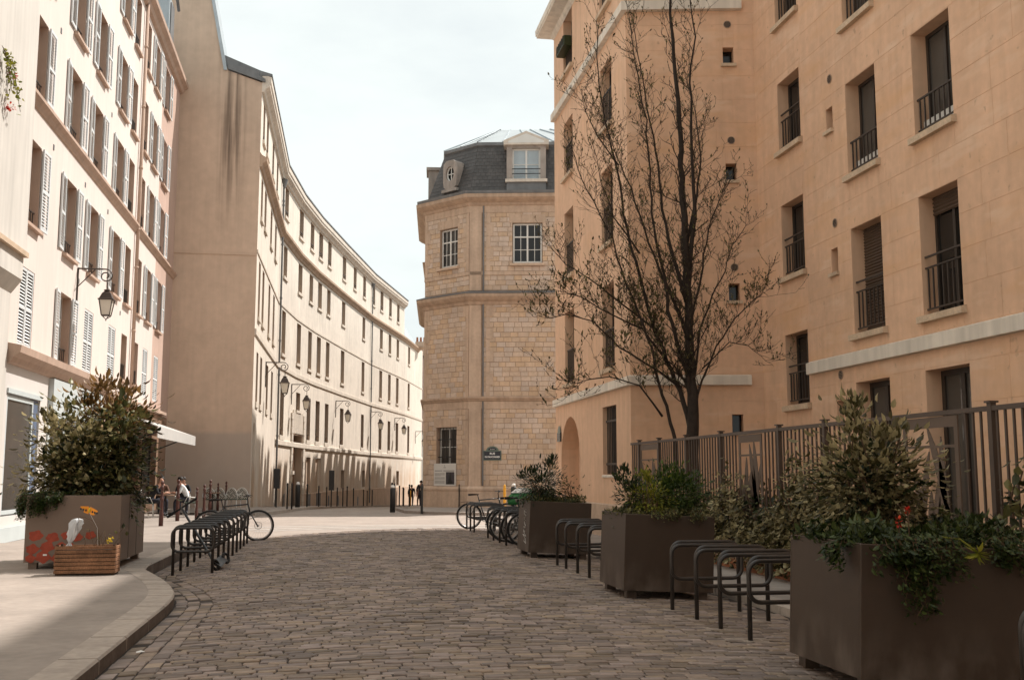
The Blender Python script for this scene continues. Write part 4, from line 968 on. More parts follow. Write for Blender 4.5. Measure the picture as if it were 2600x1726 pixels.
# ------------------------------------------------------------------ far roofs in the gap
def far_house(label, x0, x1, y0, y1, ze, zr, wall, roofm, chim=None):
    h = thing('far_house', ((x0+x1)/2, y0, -2.5), label, 'building', 'houses at the far end of the street')
    m = MB(); m.box(x0, x1, y0, y1, -4, ze); m.build('wall', wall, h)
    m = MB(); ym = (y0+y1)/2; xm = (x0+x1)/2
    m.polys([(x0-.3, y0-.4, ze), (x1+.3, y0-.4, ze), (x1+.3, y1, ze), (x0-.3, y1, ze), (x0-.3, ym, zr), (x1+.3, ym, zr)], [(0, 1, 5, 4), (2, 3, 4, 5), (0, 4, 3), (1, 2, 5), (0, 3, 2, 1)]); rf = m.build('roof', roofm, h)
    if chim:
        m = MB(); m.box(chim-1.2, chim+1.2, ym-.5, ym+.5, ze, zr+1.8); c = m.build('chimney', 'lime', h)
        for k in range(4): m = MB(); m.lathe([(.2, 0), (.16, .8)], 8, (chim-.9+.6*k, ym, zr+1.8)); m.build('chimney_pot', 'brick', c)
    for z in (1.0, 4.2):
        for k in range(3):
            x = x0+1.+(x1-x0-2)*k/2; m = MB(); m.box(x-.5, x+.5, y0-.06, y0-.02, z, z+1.7); m.build('window', 'glass', h)
    return h
far_house('lower far house with steep brown tiled roof and cream front in the street gap', 8., 22, 150, 160, 7.5, 13.5, 'cream', 'tileroof', None)
far_house('far house with brown tiled roof and broad chimney closing the street gap', 6., 26, 172, 186, 14.5, 22., 'cream', 'tileroof', 15.2)

# ------------------------------------------------------------------ sandstone apartment block on the right
rb = thing('sandstone_apartment_block', (8, 22, 0), 'peach sandstone apartment block with deep-set dark windows and pale concrete bands', 'building')
TA = frame((6.65, 31.15), (6.65, 23.1)); TB = frame((6.65, 23.1), (9.57, 22.5)); TC0 = frame((9.57, 22.5), (9.57, 19.9)); TC1 = frame((9.48, 19.9), (9.48, -70.))
ya = lambda y: 31.15-y; yc0 = lambda y: 22.5-y; yc1 = lambda y: 19.9-y
TOP = 15.3; TOPC = 16.2
HA = []
for (y1, y0) in ((29.8, 28.65), (25.5, 24.4)):
    for z0, z1 in ((4.12, 6.17), (7.2, 9.1), (10.16, 11.8), (13.3, 15.03)): HA.append((ya(y1), ya(y0), z0, z1))
HAG = (ya(25.6), ya(24.32), 1.55, 3.19); ARCH = (ya(30.38), ya(28.06))
m = MB(TA); m.wall(0, TA.L, 0, TOP, HA + [HAG, (ARCH[0], ARCH[1], 0, 3.16, 0)], .30); m.arch(ARCH[0], ARCH[1], 0, 2.0, 1.16, .5); m.build('wall', 'peach', rb)
HB = [(2.26, 2.51, z, z+.4) for z in (2.48, 5.45, 8.25, 11.04)]
m = MB(TB); m.wall(0, TB.L, 0, TOP, HB, .3); m.build('wall', 'peach', rb)
HC0 = [(yc0(21.27), yc0(20.18), z0, z1) for z0, z1 in ((3.0, 4.49), (5.75, 7.32), (8.54, 10.06), (11.4, 12.95))]
m = MB(TC0); m.wall(0, TC0.L, 0, TOPC, HC0, .3); m.build('wall', 'peach', rb)
m = MB(); m.box(9.48, 9.58, 19.895, 19.905, 0, TOPC); m.build('wall_return', 'peach', rb)
HC1 = []; BIG = []
for (y1, y0) in ((18.04, 16.94), (15.72, 14.61), (12.2, 11.1), (9.6, 8.5)):
    for k, (z0, z1) in enumerate(((4.11, 6.07), (7.1, 8.86), (10.02, 11.85), (12.9, 14.6))): BIG.append((yc1(y1), yc1(y0), z0, z1, k, y1))
    BIG.append((yc1(y1+.04), yc1(y0-.06), .75 if y1 < 17 else .2, 3.21, 9, y1))
HC1 = [b[:4] for b in BIG] + [(yc1(18.85), yc1(18.58), z0, z1) for z0, z1 in ((2.54, 2.93), (5.38, 5.85), (8.19, 8.64), (11.1, 11.55))]
m = MB(TC1); m.wall(0, TC1.L, 0, TOPC, HC1, .33); m.build('wall', 'peach', rb)
# stone panels (thin joints) on the faces where they show
pan = []
for T, H_, s1 in ((TB, HB, TB.L), (TC0, HC0, TC0.L), (TC1, HC1, yc1(9.5))):
    for z0, z1 in ((.9, 3.5), (3.8, 12.3), (12.62, TOPC if T is not TB else TOP)): pan += [(T, r) for r in courses(0, s1, z0, z1, .585, 1.0, 1.75, H_)]
merged = MB()
for k, (T, r) in enumerate(pan):
    if k < 300: m = MB(T); slab(m, r, -.002, .0045, .0018, .002); m.build('stone_panel', 'panel', rb)
    else: merged.T = T; slab(merged, r, -.002, .0045, .0018, .002)
if merged.v: merged.build('stone_panel', 'panel', rb, kind='stuff')
bandA = [(6.65, 31.15), (6.65, 23.1), (9.57, 22.5)]
for z0, z1, d in ((3.53, 3.77, .10), (12.34, 12.6, .12)):
    m = MB(); m.sweep([(.0, z0), (d, z0+.01), (d, z1-.03), (0, z1)], bandA[:2] + [(9.3, 22.555)]); m.build('band', 'concrete', rb)
m = MB(); m.sweep([(.0, 3.52), (.10, 3.53), (.10, 3.75), (0, 3.79)], [(9.48, 19.92), (9.48, -70)]); m.build('band', 'concrete', rb)
m = MB(); m.sweep([(0, 15.0), (.06, 15.05), (.10, 15.16), (.46, 15.22), (.46, 15.27), (.49, 15.29), (.50, 15.46), (0, 15.52)], [(9.6, 31.15), (6.65, 31.15), (6.65, 23.1), (9.0, 22.62)]); m.build('eave', 'concrete', rb)
m = MB(); m.sweep([(0, 15.9), (.06, 15.95), (.10, 16.06), (.62, 16.14), (.68, 16.5), (0, 16.6)], [(9.5, 22.4), (9.48, -70)]); m.build('eave', 'concrete', rb)
m = MB(); m.polys([(6.2, 31.6, 15.47), (6.2, 22.7, 15.47), (11, 25, 17.4), (11, 29, 17.4), (16, 31.6, 15.47), (16, 22.7, 15.47)], [(0, 1, 2, 3), (0, 3, 4), (1, 5, 2), (3, 2, 5, 4)]); m.build('roof', 'zinc', rb)
m = MB(); m.polys([(8.85, 23.5, 16.52), (8.85, -70, 16.52), (13, -70, 18.9), (13, 23.5, 18.9), (17, -70, 16.52), (17, 23.5, 16.52)], [(0, 1, 2, 3), (3, 2, 4, 5), (0, 3, 5)]); m.build('roof', 'zinc', rb)
m = MB(); m.face([(6.65, 31.15, 0), (16, 31.15, 0), (16, 31.15, TOP), (6.65, 31.15, TOP)]); m.face([(16, 31.15, 0), (16, -70, 0), (16, -70, TOP), (16, 31.15, TOP)]); m.face([(9.48, -70, 0), (16, -70, 0), (16, -70, TOP), (9.48, -70, TOP)]); m.build('rear_wall', 'peach', rb)
m = MB(); m.sweep([(0, 0), (.03, 0), (.03, .82), (0, .85)], [(6.65, 27.95), (6.65, 23.1), (9.3, 22.555)]); m.build('plinth', 'lime', rb)
# windows of the right block
def dkwin(T, s0, s1, z0, z1, d, rail, shut=0., pm='glass'):
    o = add_window(rb, T, s0, s1, z0, z1, d, 2, 1, 'dkframe', pm, .06)
    if shut:
        m = MB(T); h = (z1-z0)*shut; n = max(3, int(h/.055))
        for k in range(n): zz = z1-h+h*k/n; m.polys([(s0+.03, d+.05, zz), (s1-.03, d+.05, zz), (s1-.03, d+.075, zz+.025), (s0+.03, d+.075, zz+.025), (s1-.03, d+.05, zz+h/n), (s0+.03, d+.05, zz+h/n)], [(0, 1, 2, 3), (3, 2, 4, 5)])
        m.build('roller_blind', 'blind', o)
    if rail:
        h, two = rail; place('railing', rail_mesh(s1-s0, h, 8, two), o, at(T, s0, -.07, z0+.02))
    place('sill', sill_mesh(s1-s0+.16, 'sill', .12, .13), o, at(T, s0-.08, -.02, z0-.13)); return o
for (s0, s1, z0, z1) in HA: dkwin(TA, s0, s1, z0, z1, -.28, (.95, False))
for (s0, s1, z0, z1) in HC0: dkwin(TC0, s0, s1, z0, z1, -.28, (.82, True))
for s0, s1, z0, z1, k, y1 in BIG:
    if k == 9: add_window(rb, TC1, s0, s1, z0, z1, -.3, 2, 1, 'dkframe', 'glassg', .09); continue
    dkwin(TC1, s0, s1, z0, z1, -.3, (.62, False) if k == 1 else (.95, True), {(0, 18.04): 1., (0, 15.72): .16}.get((k, y1), 0), 'glassg' if k else 'glass')
    if k == 1: m = MB(TC1); m.box(s0+.04, s1-.04, -.16, -.14, z0+.03, z0+.25); m.build('balcony_screen', 'panelw', rb)
for (s0, s1, z0, z1) in HB:
    m = MB(TB); m.box(s0, s1, -.30, -.27, z0, z1); m.build('small_pane', 'glass', rb)
    m = MB(TB); m.box(s0-.05, s1+.05, -.01, .07, z0-.07, z0); m.build('sill', 'sill', rb)
for (s0, s1, z0, z1) in HC1[len(BIG):]:
    m = MB(TC1); m.box(s0, s1, -.32, -.29, z0, z1); m.build('small_pane', 'glass', rb)
    m = MB(TC1); m.box(s0-.04, s1+.04, -.01, .07, z0-.07, z0); m.build('sill', 'sill', rb)
for T, s, z in ((TB, 2.38, 12.0), (TB, 2.4, 9.2), (TB, 2.4, 6.22), (TC1, yc1(18.63), 3.41), (TC1, yc1(18.63), 6.33), (TC1, yc1(18.63), 9.2)):
    m = MB(T); n = 14; m.tube([(s+.085*math.cos(6.283*k/n), .015, z+.085*math.sin(6.283*k/n)) for k in range(n)], .008, 5, closed=True); m.polys([(s+.082*math.cos(6.283*k/n), .0065, z+.082*math.sin(6.283*k/n)) for k in range(n)], [tuple(range(n))]); v = m.build('air_vent', 'blockj', rb)
    m = MB(T)
    for k in range(5): hw = math.sqrt(max(.0, .08**2-(.028*(k-2))**2)); m.box(s-hw, s+hw, .009, .014, z+.028*(k-2)-.010, z+.028*(k-2)+.008)
    m.build('vent_slat', 'dkframe', v)
# barred ground-floor window and arched doorway of the projecting wing
s0, s1, z0, z1 = HAG; gw = add_window(rb, TA, s0, s1, z0, z1, -.28, 2, 1, 'dkframe', 'glass', .06)
for k in range(9): x = s0+.09+(s1-s0-.18)*k/8; m = MB(TA); m.tube([(x, -.10, z0), (x, -.10, z1)], .014, 6); m.build('window_bar', 'rail', gw)
for z in (z0+.25, z1-.35): m = MB(TA); m.box(s0, s1, -.12, -.08, z-.025, z+.025); m.build('crossbar', 'rail', gw)
place('sill', sill_mesh(s1-s0+.06, 'concrete', .05, .07), rb, at(TA, s0-.03, -.02, z0-.07))
m = MB(TA); m.box(ARCH[0]-.02, ARCH[1]+.02, -.56, -.5, 0, 3.2); m.build('arched_door', 'peach', rb)
m = MB(TA); m.box(ARCH[0]+1.12, ARCH[0]+1.2, -.50, -.44, .1, 3.1); m.build('door_edge', 'brownwood', rb)
# window box
wbx = thing('window_box', tuple(TA(1.6, .1, 14.0)), 'dark green planter box hung on the top-floor window railing of the sandstone block', 'planter')
m = MB(TA); m.bbox(1.42, 2.45, -.02, .24, 13.85, 14.15, .03); m.build('box', 'lf_dark', wbx)
m = MB(TA); 
for k in range(5): m.tube([(1.5+.2*k, .25, 13.88), (1.6+.2*k, .25, 14.12)], .012, 4)
m.build('trellis', 'rail', wbx)
pla = thing('street_name_plate', tuple(TA(.55, .02, 2.6)), 'blue street name plate seen edge-on beside the arched doorway', 'street sign')
m = MB(TA); m.box(.36, .80, .02, .045, 2.5, 2.76); m.build('plate', 'signblue', pla)
m = MB(TA); m.polys([(.58+.2*math.cos(math.pi*k/10), .03, 2.76+.2*math.sin(math.pi*k/10)) for k in range(11)], [tuple(range(11))]); m.build('lunette', 'signgreen', pla)
m = MB(TA); m.box(.36, .80, .045, .048, 2.5, 2.53); m.box(.36, .80, .045, .048, 2.73, 2.76); m.build('border', 'signgreen', pla)

# ------------------------------------------------------------------ steel fence on a low brick wall
FX = 6.6
fn = thing('steel_fence', (FX, 14, .05), 'brown steel bar fence with leaf-cut panels in front of the sandstone block', 'fence')
m = MB(); m.box(FX-.12, FX+.12, 3, 22.95, 0, .26); m.build('coping_wall', 'lime', fn)
for k in range(62):
    y0 = 9.2+.215*k
    if y0 > 22.4: break
    for r in (0, 1): m = MB(); m.bbox(FX-.15, FX-.115, y0+.1*r+.004, y0+.1*r+.207, .055+.075*r, .125+.075*r, .004); m.build('brick', 'brick', fn)
zt = 2.24
m = MB(); m.box(FX-.025, FX+.025, 3, 22.9, zt-.05, zt); m.box(FX-.02, FX+.02, 3, 22.9, .36, .40); m.build('rail', 'fence', fn)
PANELS = [(20.95, 22.2), (15.65, 16.6), (10.4, 11.5)]
bar = MB(); bar.box(-.010, .010, -.013, .013, .38, zt-.045); barm = bar.mesh('bar', 'fence')
y = 3.1
while y < 22.85:
    if not any(a-.06 < y < b+.06 for a, b in PANELS): place('bar', barm, fn, TL(FX, y))
    y += .135
post = MB(); post.box(-.03, .03, -.035, .035, .05, zt+.03); post.box(-.05, .05, -.05, .05, zt+.03, zt+.05); postm = post.mesh('post', 'fence')
for y in (22.28, 20.88, 19.2, 17.4, 15.0, 13.5, 9.8, 7.9, 6.0, 4.1): place('post', postm, fn, TL(FX, y))
for pi, (a, b) in enumerate(PANELS):
    m = MB(); t = .07; z0 = .42; z1 = zt-.06
    m.box(FX-.008, FX+.008, a, a+t, z0, z1); m.box(FX-.008, FX+.008, b-t, b, z0, z1); m.box(FX-.008, FX+.008, a+t, b-t, z0, z0+.1); m.box(FX-.008, FX+.008, a+t, b-t, z1-.12, z1); m.box(FX-.007, FX+.007, a+t, b-t, z1-.34, z1-.31)
    pl_ = m.build('panel_frame', 'fencep', fn)
    w = b-a-2*t
    for k in range(9):
        yb = a+t+w*(.08+.84*((k*.37) % 1)); zb = z0+.05+(z1-z0-.9)*((k*.29) % 1)*.75; L_ = rnd.uniform(.75, 1.15); lean = rnd.uniform(-.38, .38); wd = rnd.uniform(.13, .2)*(1 if w > .8 else .8)
        n = 10; lf = []; rt = []
        for q in range(n+1):
            u = q/n; cy = yb+lean*L_*(u**1.4); cz = zb+L_*u; hw = wd*.5*math.sin(math.pi*min(1, u*.93+.05))**.8
            lf.append((min(max(cy-hw, a+.02), b-.02), min(cz, z1-.05))); rt.append((min(max(cy+hw, a+.02), b-.02), min(cz, z1-.05)))
        m = MB(); x = FX + (k % 3-1)*.0035; pts = [(x-.003, y_, z_) for y_, z_ in lf+rt[::-1]]; n2 = len(pts)
        m.polys(pts + [(p[0]+.006, p[1], p[2]) for p in pts], [(k2, k2+1, n2-2-k2, n2-1-k2) for k2 in range(n)] + [(n2+k2, n2+n2-1-k2, n2+n2-2-k2, n2+k2+1) for k2 in range(n)]); m.build('leaf_cutout', 'fencep', pl_)

# ------------------------------------------------------------------ bare tree behind the fence
tr = thing('bare_tree', (7.03, 20.1, .05), 'tall bare dark-barked tree with budding twigs behind the steel fence', 'tree')
LIMBS = [
 ([(7.05, .05), (7.04, 1.2), (7.03, 2.26), (7.05, 2.94), (7.02, 3.63), (7.02, 4.41), (6.98, 5.37), (6.95, 6.17), (6.96, 6.97), (6.93, 7.78), (6.9, 8.69), (6.83, 9.61), (6.81, 10.44), (6.75, 11.28), (6.6, 12.6)], .17, .02, 0.),
 ([(7.02, 5.3), (7.05, 5.64), (7.13, 6.71), (7.11, 7.61), (7.11, 8.52), (7.06, 9.44), (7.15, 10.38), (7.02, 11.9)], .075, .012, -.3),
 ([(7.0, 2.3), (6.99, 2.47), (6.81, 3.2), (6.6, 3.8), (6.35, 4.4), (6.18, 5.0), (6.01, 5.78), (5.84, 6.48), (5.72, 7.37), (5.55, 8.17), (5.42, 8.88), (5.34, 9.79), (5.31, 10.9)], .075, .01, .5),
 ([(6.72, .05), (6.7, 1.4), (6.63, 2.26), (6.54, 2.68), (6.33, 3.28), (6.2, 3.79), (6.03, 4.39), (5.82, 4.9), (5.52, 5.5), (5.35, 6.11), (5.09, 6.63), (4.74, 7.23), (4.52, 7.84)], .06, .008, -.5),
 ([(7.0, 3.0), (6.95, 3.45), (6.74, 4.06), (6.53, 4.75), (6.41, 5.44), (6.24, 6.14), (6.16, 6.94), (6.09, 7.74), (6.01, 8.46), (5.84, 9.36), (5.67, 10.6)], .065, .009, -.7),
 ([(7.0, 4.2), (6.76, 5.02), (6.5, 5.71), (6.25, 6.5), (5.99, 7.38), (5.78, 8.09), (5.56, 8.8)], .05, .008, .8),
 ([(6.77, 3.28), (6.2, 3.7), (5.59, 4.03), (5.07, 4.54), (4.54, 4.68), (4.25, 4.6)], .035, .006, .2),
 ([(6.56, 3.79), (6.03, 4.39), (5.33, 4.63), (4.72, 4.96), (4.4, 5.0)], .035, .006, -.4),
 ([(6.35, 4.4), (5.69, 4.9), (5.07, 5.4), (4.6, 5.73), (4.4, 6.0)], .03, .006, .5),
 ([(6.45, 2.68), (5.93, 3.27), (5.32, 3.43), (4.79, 3.34), (4.62, 3.17)], .028, .005, -.3),
 ([(6.98, 4.9), (6.69, 5.89), (6.53, 6.87), (6.45, 7.76), (6.28, 8.66), (6.12, 9.66), (5.95, 11.)], .055, .008, .1),
 ([(7.05, 2.6), (7.22, 3.37), (7.55, 4.07), (7.84, 4.61), (8.22, 4.97), (8.36, 5.06)], .035, .006, -.5),
 ([(7.05, 3.2), (7.29, 4.42), (7.58, 5.13), (7.87, 5.67), (8.07, 6.21), (8.45, 6.68)], .035, .006, .4),
 ([(7.27, 3.63), (7.83, 4.17), (8.19, 4.09), (8.5, 3.79)], .022, .005, -.2),
 ([(7.05, 4.5), (7.27, 5.65), (7.34, 6.36), (7.53, 6.91), (7.82, 7.47)], .035, .006, -.6),
 ([(7.0, 6.0), (7.26, 7.17), (7.42, 7.99), (7.4, 9.0), (7.23, 9.92)], .04, .006, .5),
 ([(5.6, 7.7), (5.2, 8.3), (5.0, 8.9), (4.9, 9.5)], .02, .005, .4), ([(6.0, 5.9), (5.5, 6.6), (5.2, 7.3), (5.0, 8.0)], .024, .005, -.3),
]
tk = MB(); lb_ = MB(); tw = MB(); bud = MB()
def twig(p, d, L_, r, lev):
    n = 4 if lev < 2 else 3; path = [p.copy()]; q = p.copy(); dd = d.copy()
    for k in range(n):
        dd = (dd + Vector((rnd.gauss(0, .22), rnd.gauss(0, .22), rnd.gauss(.10, .16)))).normalized(); q = q + dd*(L_/n); path.append(q.copy())
        if lev < 2 and rnd.random() < (.85 if lev == 0 else .55):
            side = Vector((rnd.gauss(0, 1), rnd.gauss(0, .8), rnd.gauss(.4, .5))).normalized()
            twig(q, (dd*.7+side*.75).normalized(), L_*rnd.uniform(.4, .65), r*.62, lev+1)
    tw.tube([tuple(x) for x in path], [max(.0032, r*(1-.75*k/n)) for k in range(n+1)], 3, cap=False)
    if lev > 0:
        for x in path[1:]:
            if rnd.random() < .42 + .3*(x.z < 6): leafy(bud, x, rnd.uniform(.03, .065)*(1.25 if x.z < 5.5 and x.x < 6.6 else 1), dd+Vector((rnd.gauss(0, .5), rnd.gauss(0, .5), .2)), .2, .5)
for i, (pts, r0, r1, dy) in enumerate(LIMBS):
    n = len(pts); path = []; h0 = pts[0]
    for k, (x, z) in enumerate(pts):
        u = k/(n-1); path.append(Vector((x, 20.1 + dy*u + .05*math.sin(k*1.7+i), z)))
    sm = []                                            # rounder path
    for k in range(n-1):
        a, b = path[k], path[k+1]
        for t in (0, .33, .66): sm.append(a.lerp(b, t) + Vector((rnd.gauss(0, .012), rnd.gauss(0, .012), 0)))
    sm.append(path[-1]); mN = len(sm)
    rad = [(r0 + (r1-r0)*(k/(mN-1))**.6)*(1 if i == 0 else .88) for k in range(mN)]
    (tk if i in (0, 3) else lb_).tube([tuple(x) for x in sm], rad, 9 if i == 0 else 6)
    for k in range(1, mN):
        if sm[k].z < 2.9: continue
        cnt = 1.8 if i != 0 else 1.3
        while rnd.random() < cnt:
            cnt -= 1; t = (sm[k]-sm[k-1]).normalized(); side = Vector((rnd.gauss(0, 1), rnd.gauss(0, .8), rnd.gauss(.3, .4))).normalized()
            twig(sm[k], (t*.75+side*.7+Vector((0, 0, .15))).normalized(), rnd.uniform(.34, .74)*(1.1 if i in (6, 7, 8, 9) else 1), max(.006, rad[k]*.32), 0)
tk.build('trunk', 'bark', tr, smooth=True); cr = lb_.build('limb', 'bark', tr, smooth=True)
tw.build('crown', 'twig', tr); bud.build('leaf_bud', 'lf_bud', tr, kind='stuff')

# ------------------------------------------------------------------ climbing hedge on the fence
def hedge(name, label, y0, y1, z1, n, mt, x0=6.35, x1=7.0, size=(.07, .11), grp='climbing shrubs along the fence'):
    h = thing(name, ((x0+x1)/2, (y0+y1)/2, .1), label, 'shrub', grp)
    m = MB(); st = MB()
    for k in range(int((y1-y0)*6)):
        yb = rnd.uniform(y0, y1); p = Vector((rnd.uniform(x0, x1), yb, .1)); path = [tuple(p)]
        for j in range(5): p = p+Vector((rnd.gauss(0, .06), rnd.gauss(0, .08), z1*.18)); path.append(tuple(p))
        st.tube(path, .009, 4)
    for k in range(n):
        yy_ = rnd.uniform(y0, y1); u = rnd.random()**.8; top = z1*(.72+.28*math.sin(yy_*2.3+1)+.12*math.sin(yy_*5.1))
        z = .15 + top*u*(1 if rnd.random() < .93 else 1.25); x = rnd.uniform(x0, x1) if rnd.random() < .5 else x0+rnd.gauss(0, .06)
        leafy(m, (x, yy_, z), rnd.uniform(*size), Vector((rnd.gauss(-.5, .5), rnd.gauss(0, .6), rnd.gauss(-.5, .5))), .25, .6)
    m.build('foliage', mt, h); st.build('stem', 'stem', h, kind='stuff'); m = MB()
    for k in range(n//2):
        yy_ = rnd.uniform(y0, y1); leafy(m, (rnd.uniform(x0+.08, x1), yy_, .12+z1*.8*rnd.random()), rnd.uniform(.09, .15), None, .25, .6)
    m.build('shaded_inner_foliage', 'lf_dark', h); return h  # dark leaves stand in for the shade inside the hedge
hedge('climbing_shrub', 'cream-edged climbing shrub on the fence between the middle and far planter', 15.2, 18.6, 1.35, 3000, 'lf_var')
hedge('climbing_shrub', 'cream-edged climbing shrub on the fence behind the nearest four bike hoops', 12.4, 15.1, 1.55, 3000, 'lf_var')
hedge('climbing_shrub', 'tall leafy climbing shrub on the fence at the right edge of the picture', 6.5, 9.9, 1.65, 1900, 'lf_olive', size=(.09, .14))

# ------------------------------------------------------------------ bike hoops
def hoop_mesh(w, h, r=.024):
    def arc(cx, cz, a0, a1, rr, n=6): return [(cx+rr*math.cos(a0+(a1-a0)*k/n), 0, cz+rr*math.sin(a0+(a1-a0)*k/n)) for k in range(n+1)]
    def f():
        m = MB(); c = .11
        m.tube([(0, 0, -.05), (0, 0, h-c)] + arc(c, h-c, math.pi, math.pi/2, c)[1:] + arc(w-c, h-c, math.pi/2, 0, c) + [(w, 0, -.05)], r, 8); return m.mesh('arch', 'rack', True)
    def g():
        m = MB(); c = .11; y = -.055; h0 = h*.48; a, b = -.02, w+.02
        p = arc(a+c, h-.03-c, math.pi, math.pi/2, c) + arc(b-c, h-.03-c, math.pi/2, 0, c) + arc(b-c, h0+c, 0, -math.pi/2, c) + arc(a+c, h0+c, -math.pi/2, -math.pi, c)
        m.tube([(x, y, z) for x, _, z in p], r*.9, 8, closed=True); return m.mesh('ring', 'rack', True)
    return cached(('hoop', w, h), lambda: (f(), g()))
def hoop(x, y, w, h, label, grp):
    o = thing('bike_hoop', (x, y, zg(x+w/2, y)-.01), label, 'bike rack', grp); a, b = hoop_mesh(w, h)
    place('arch', a, o, local=True); place('ring', b, o, local=True); return o
ORD = ['nearest', 'second', 'third', 'fourth', 'fifth', 'sixth', 'seventh', 'eighth', 'farthest']
for k in range(9): hoop(-2.39, 17.70+.915*k, .60, .76, f'{ORD[k]} black bike hoop of the left row beside the kerb', 'bike hoops along the left kerb')
for k, y in enumerate((9.6, 10.36, 11.06, 11.88)): hoop(3.88, y, .80, .78, f'{["nearest", "second nearest", "third nearest", "fourth nearest"][k]} black bike hoop between the two closest right-hand planters', 'bike hoops between the right-hand planters')
for k, y in enumerate((15.66, 16.42, 17.24, 17.92)): hoop(3.84, y, .80, .78, f'{["first", "second", "third", "last"][k]} black bike hoop between the middle and the far right-hand planter', 'bike hoops between the right-hand planters')
for k, y in enumerate((23.1, 24.0, 24.9, 25.8, 28.3, 29.05, 29.85)): hoop(3.82, y, .80, .76, f'{ORD[k]} bike hoop among the parked bicycles beyond the far right-hand planter', 'bike hoops by the parked bicycles')
hoop(3.99, 5.75, .80, .78, 'black bike hoop cut off by the right edge of the picture, closest of all', 'bike hoops between the right-hand planters')

# ------------------------------------------------------------------ planters
def planter(name, label, M, w, d, h, mt, foot=.11, grp=None, seams=()):
    o = place(name, None, None, M, label=label, cat='planter', group=grp)
    m = MB(); t = .03
    m.bbox(0, w, 0, t, foot, foot+h, .004); m.bbox(0, w, d-t, d, foot, foot+h, .004); m.box(.0015, t, t+.001, d-t-.001, foot, foot+h-.003); m.box(w-t, w-.0015, t+.001, d-t-.001, foot, foot+h-.003); m.box(.01, w-.01, .01, d-.01, foot+.001, foot+.03)
    b = m.build('body', mt, o, local=True)
    mm = MB(); mm.box(.004, w-.004, .004, .045, foot+h, foot+h+.004); mm.box(.004, w-.004, d-.045, d-.004, foot+h, foot+h+.004); mm.box(.004, .045, .046, d-.046, foot+h, foot+h+.004); mm.box(w-.045, w-.004, .046, d-.046, foot+h, foot+h+.004); mm.build('rim', 'rim', o, local=True)
    for s in seams: mm = MB(); mm.box(w-.004, w+.0025, s-.006, s+.006, foot+.002, foot+h-.004); mm.build('panel_joint', 'black', b, local=True)
    for x in (.06, w-.18):
        for y in (.05, d-.17): mm = MB(); mm.box(x, x+.12, y, y+.12, -.03, foot); mm.build('foot', mt, o, local=True)
    mm = MB(); n = 8; mm.v = [(t+(w-2*t)*i/n, t+(d-2*t)*j/n, foot+h-.07+rnd.uniform(-.02, .02)) for j in range(n+1) for i in range(n+1)]; mm.f = [(j*(n+1)+i, j*(n+1)+i+1, (j+1)*(n+1)+i+1, (j+1)*(n+1)+i) for j in range(n) for i in range(n)]; mm.m = [0]*len(mm.f)
    mm.build('soil', 'soil', o, local=True); return o
def tilt(x, y, z): return Matrix.Translation((x, y, z)) @ Matrix.Rotation(R(2.6), 4, 'Y')
PW, PD, PH = 1.16, 1.18, .93
PN = planter('steel_planter', 'large brown steel planter in the near right corner with trailing green plants', tilt(3.69, 7.15, .02), PW+.25, PD, PH, 'planter', .11, 'brown steel planters on the right')
P2 = planter('steel_planter', 'brown steel planter with a dense dark evergreen, middle one on the right', tilt(3.60, 12.95, .025), PW, PD, PH, 'planter', .11, 'brown steel planters on the right')
P3 = planter('steel_planter', 'brown steel planter with chalky scrawl, farthest one on the right beside the bicycles', tilt(3.62, 19.45, .025), PW, PD, PH, 'planter', .11, 'brown steel planters on the right')
PLf = planter('steel_planter', 'long grey-brown steel planter with red stencilled poppies on the left pavement', TL(-4.52, 17.35, .13), 1.38, 2.15, 1.0, 'planterg', .10, None, (.72, 1.42))
m = MB()                                              # scrawl on the far planter
p = [(-.004, .35, .35)]
for k in range(26): p.append((-.004, .28+.34*abs(math.sin(k*1.9))*rnd.uniform(.5, 1), .28+.62*k/26+rnd.uniform(-.03, .05)))
m.tube(p, .006, 4); m.build('scrawl', 'graff', P3, local=True)
STN = [0]
def stencil(cx, cz, r):                               # lobed poppy stencilled on the planter front
    STN[0] += 1; yo = -.002-.0006*STN[0]; m = MB(); n = 20; m.polys([(cx+r*(1+.16*math.sin(5*6.283*k/n+cx*9))*math.cos(6.283*k/n), yo, cz+r*.78*(1+.16*math.sin(4*6.283*k/n+cz*7))*math.sin(6.283*k/n)) for k in range(n)], [tuple(range(n-1, -1, -1))]); m.build('poppy_stencil', 'red', PLf, local=True)
for cx, cz, r in ((.16, .50, .12), (.40, .47, .11), (.60, .50, .09), (.12, .30, .11), (.33, .33, .12), (.53, .33, .10), (.10, .16, .09), (.28, .18, .13), (.48, .16, .10), (.66, .33, .09), (.76, .47, .09), (.95, .50, .09)): stencil(cx, cz, r*.84)
m = MB(); m.box(.28, .335, -.013, -.011, .20, .225); m.build('sticker', 'signwhite', PLf, local=True)

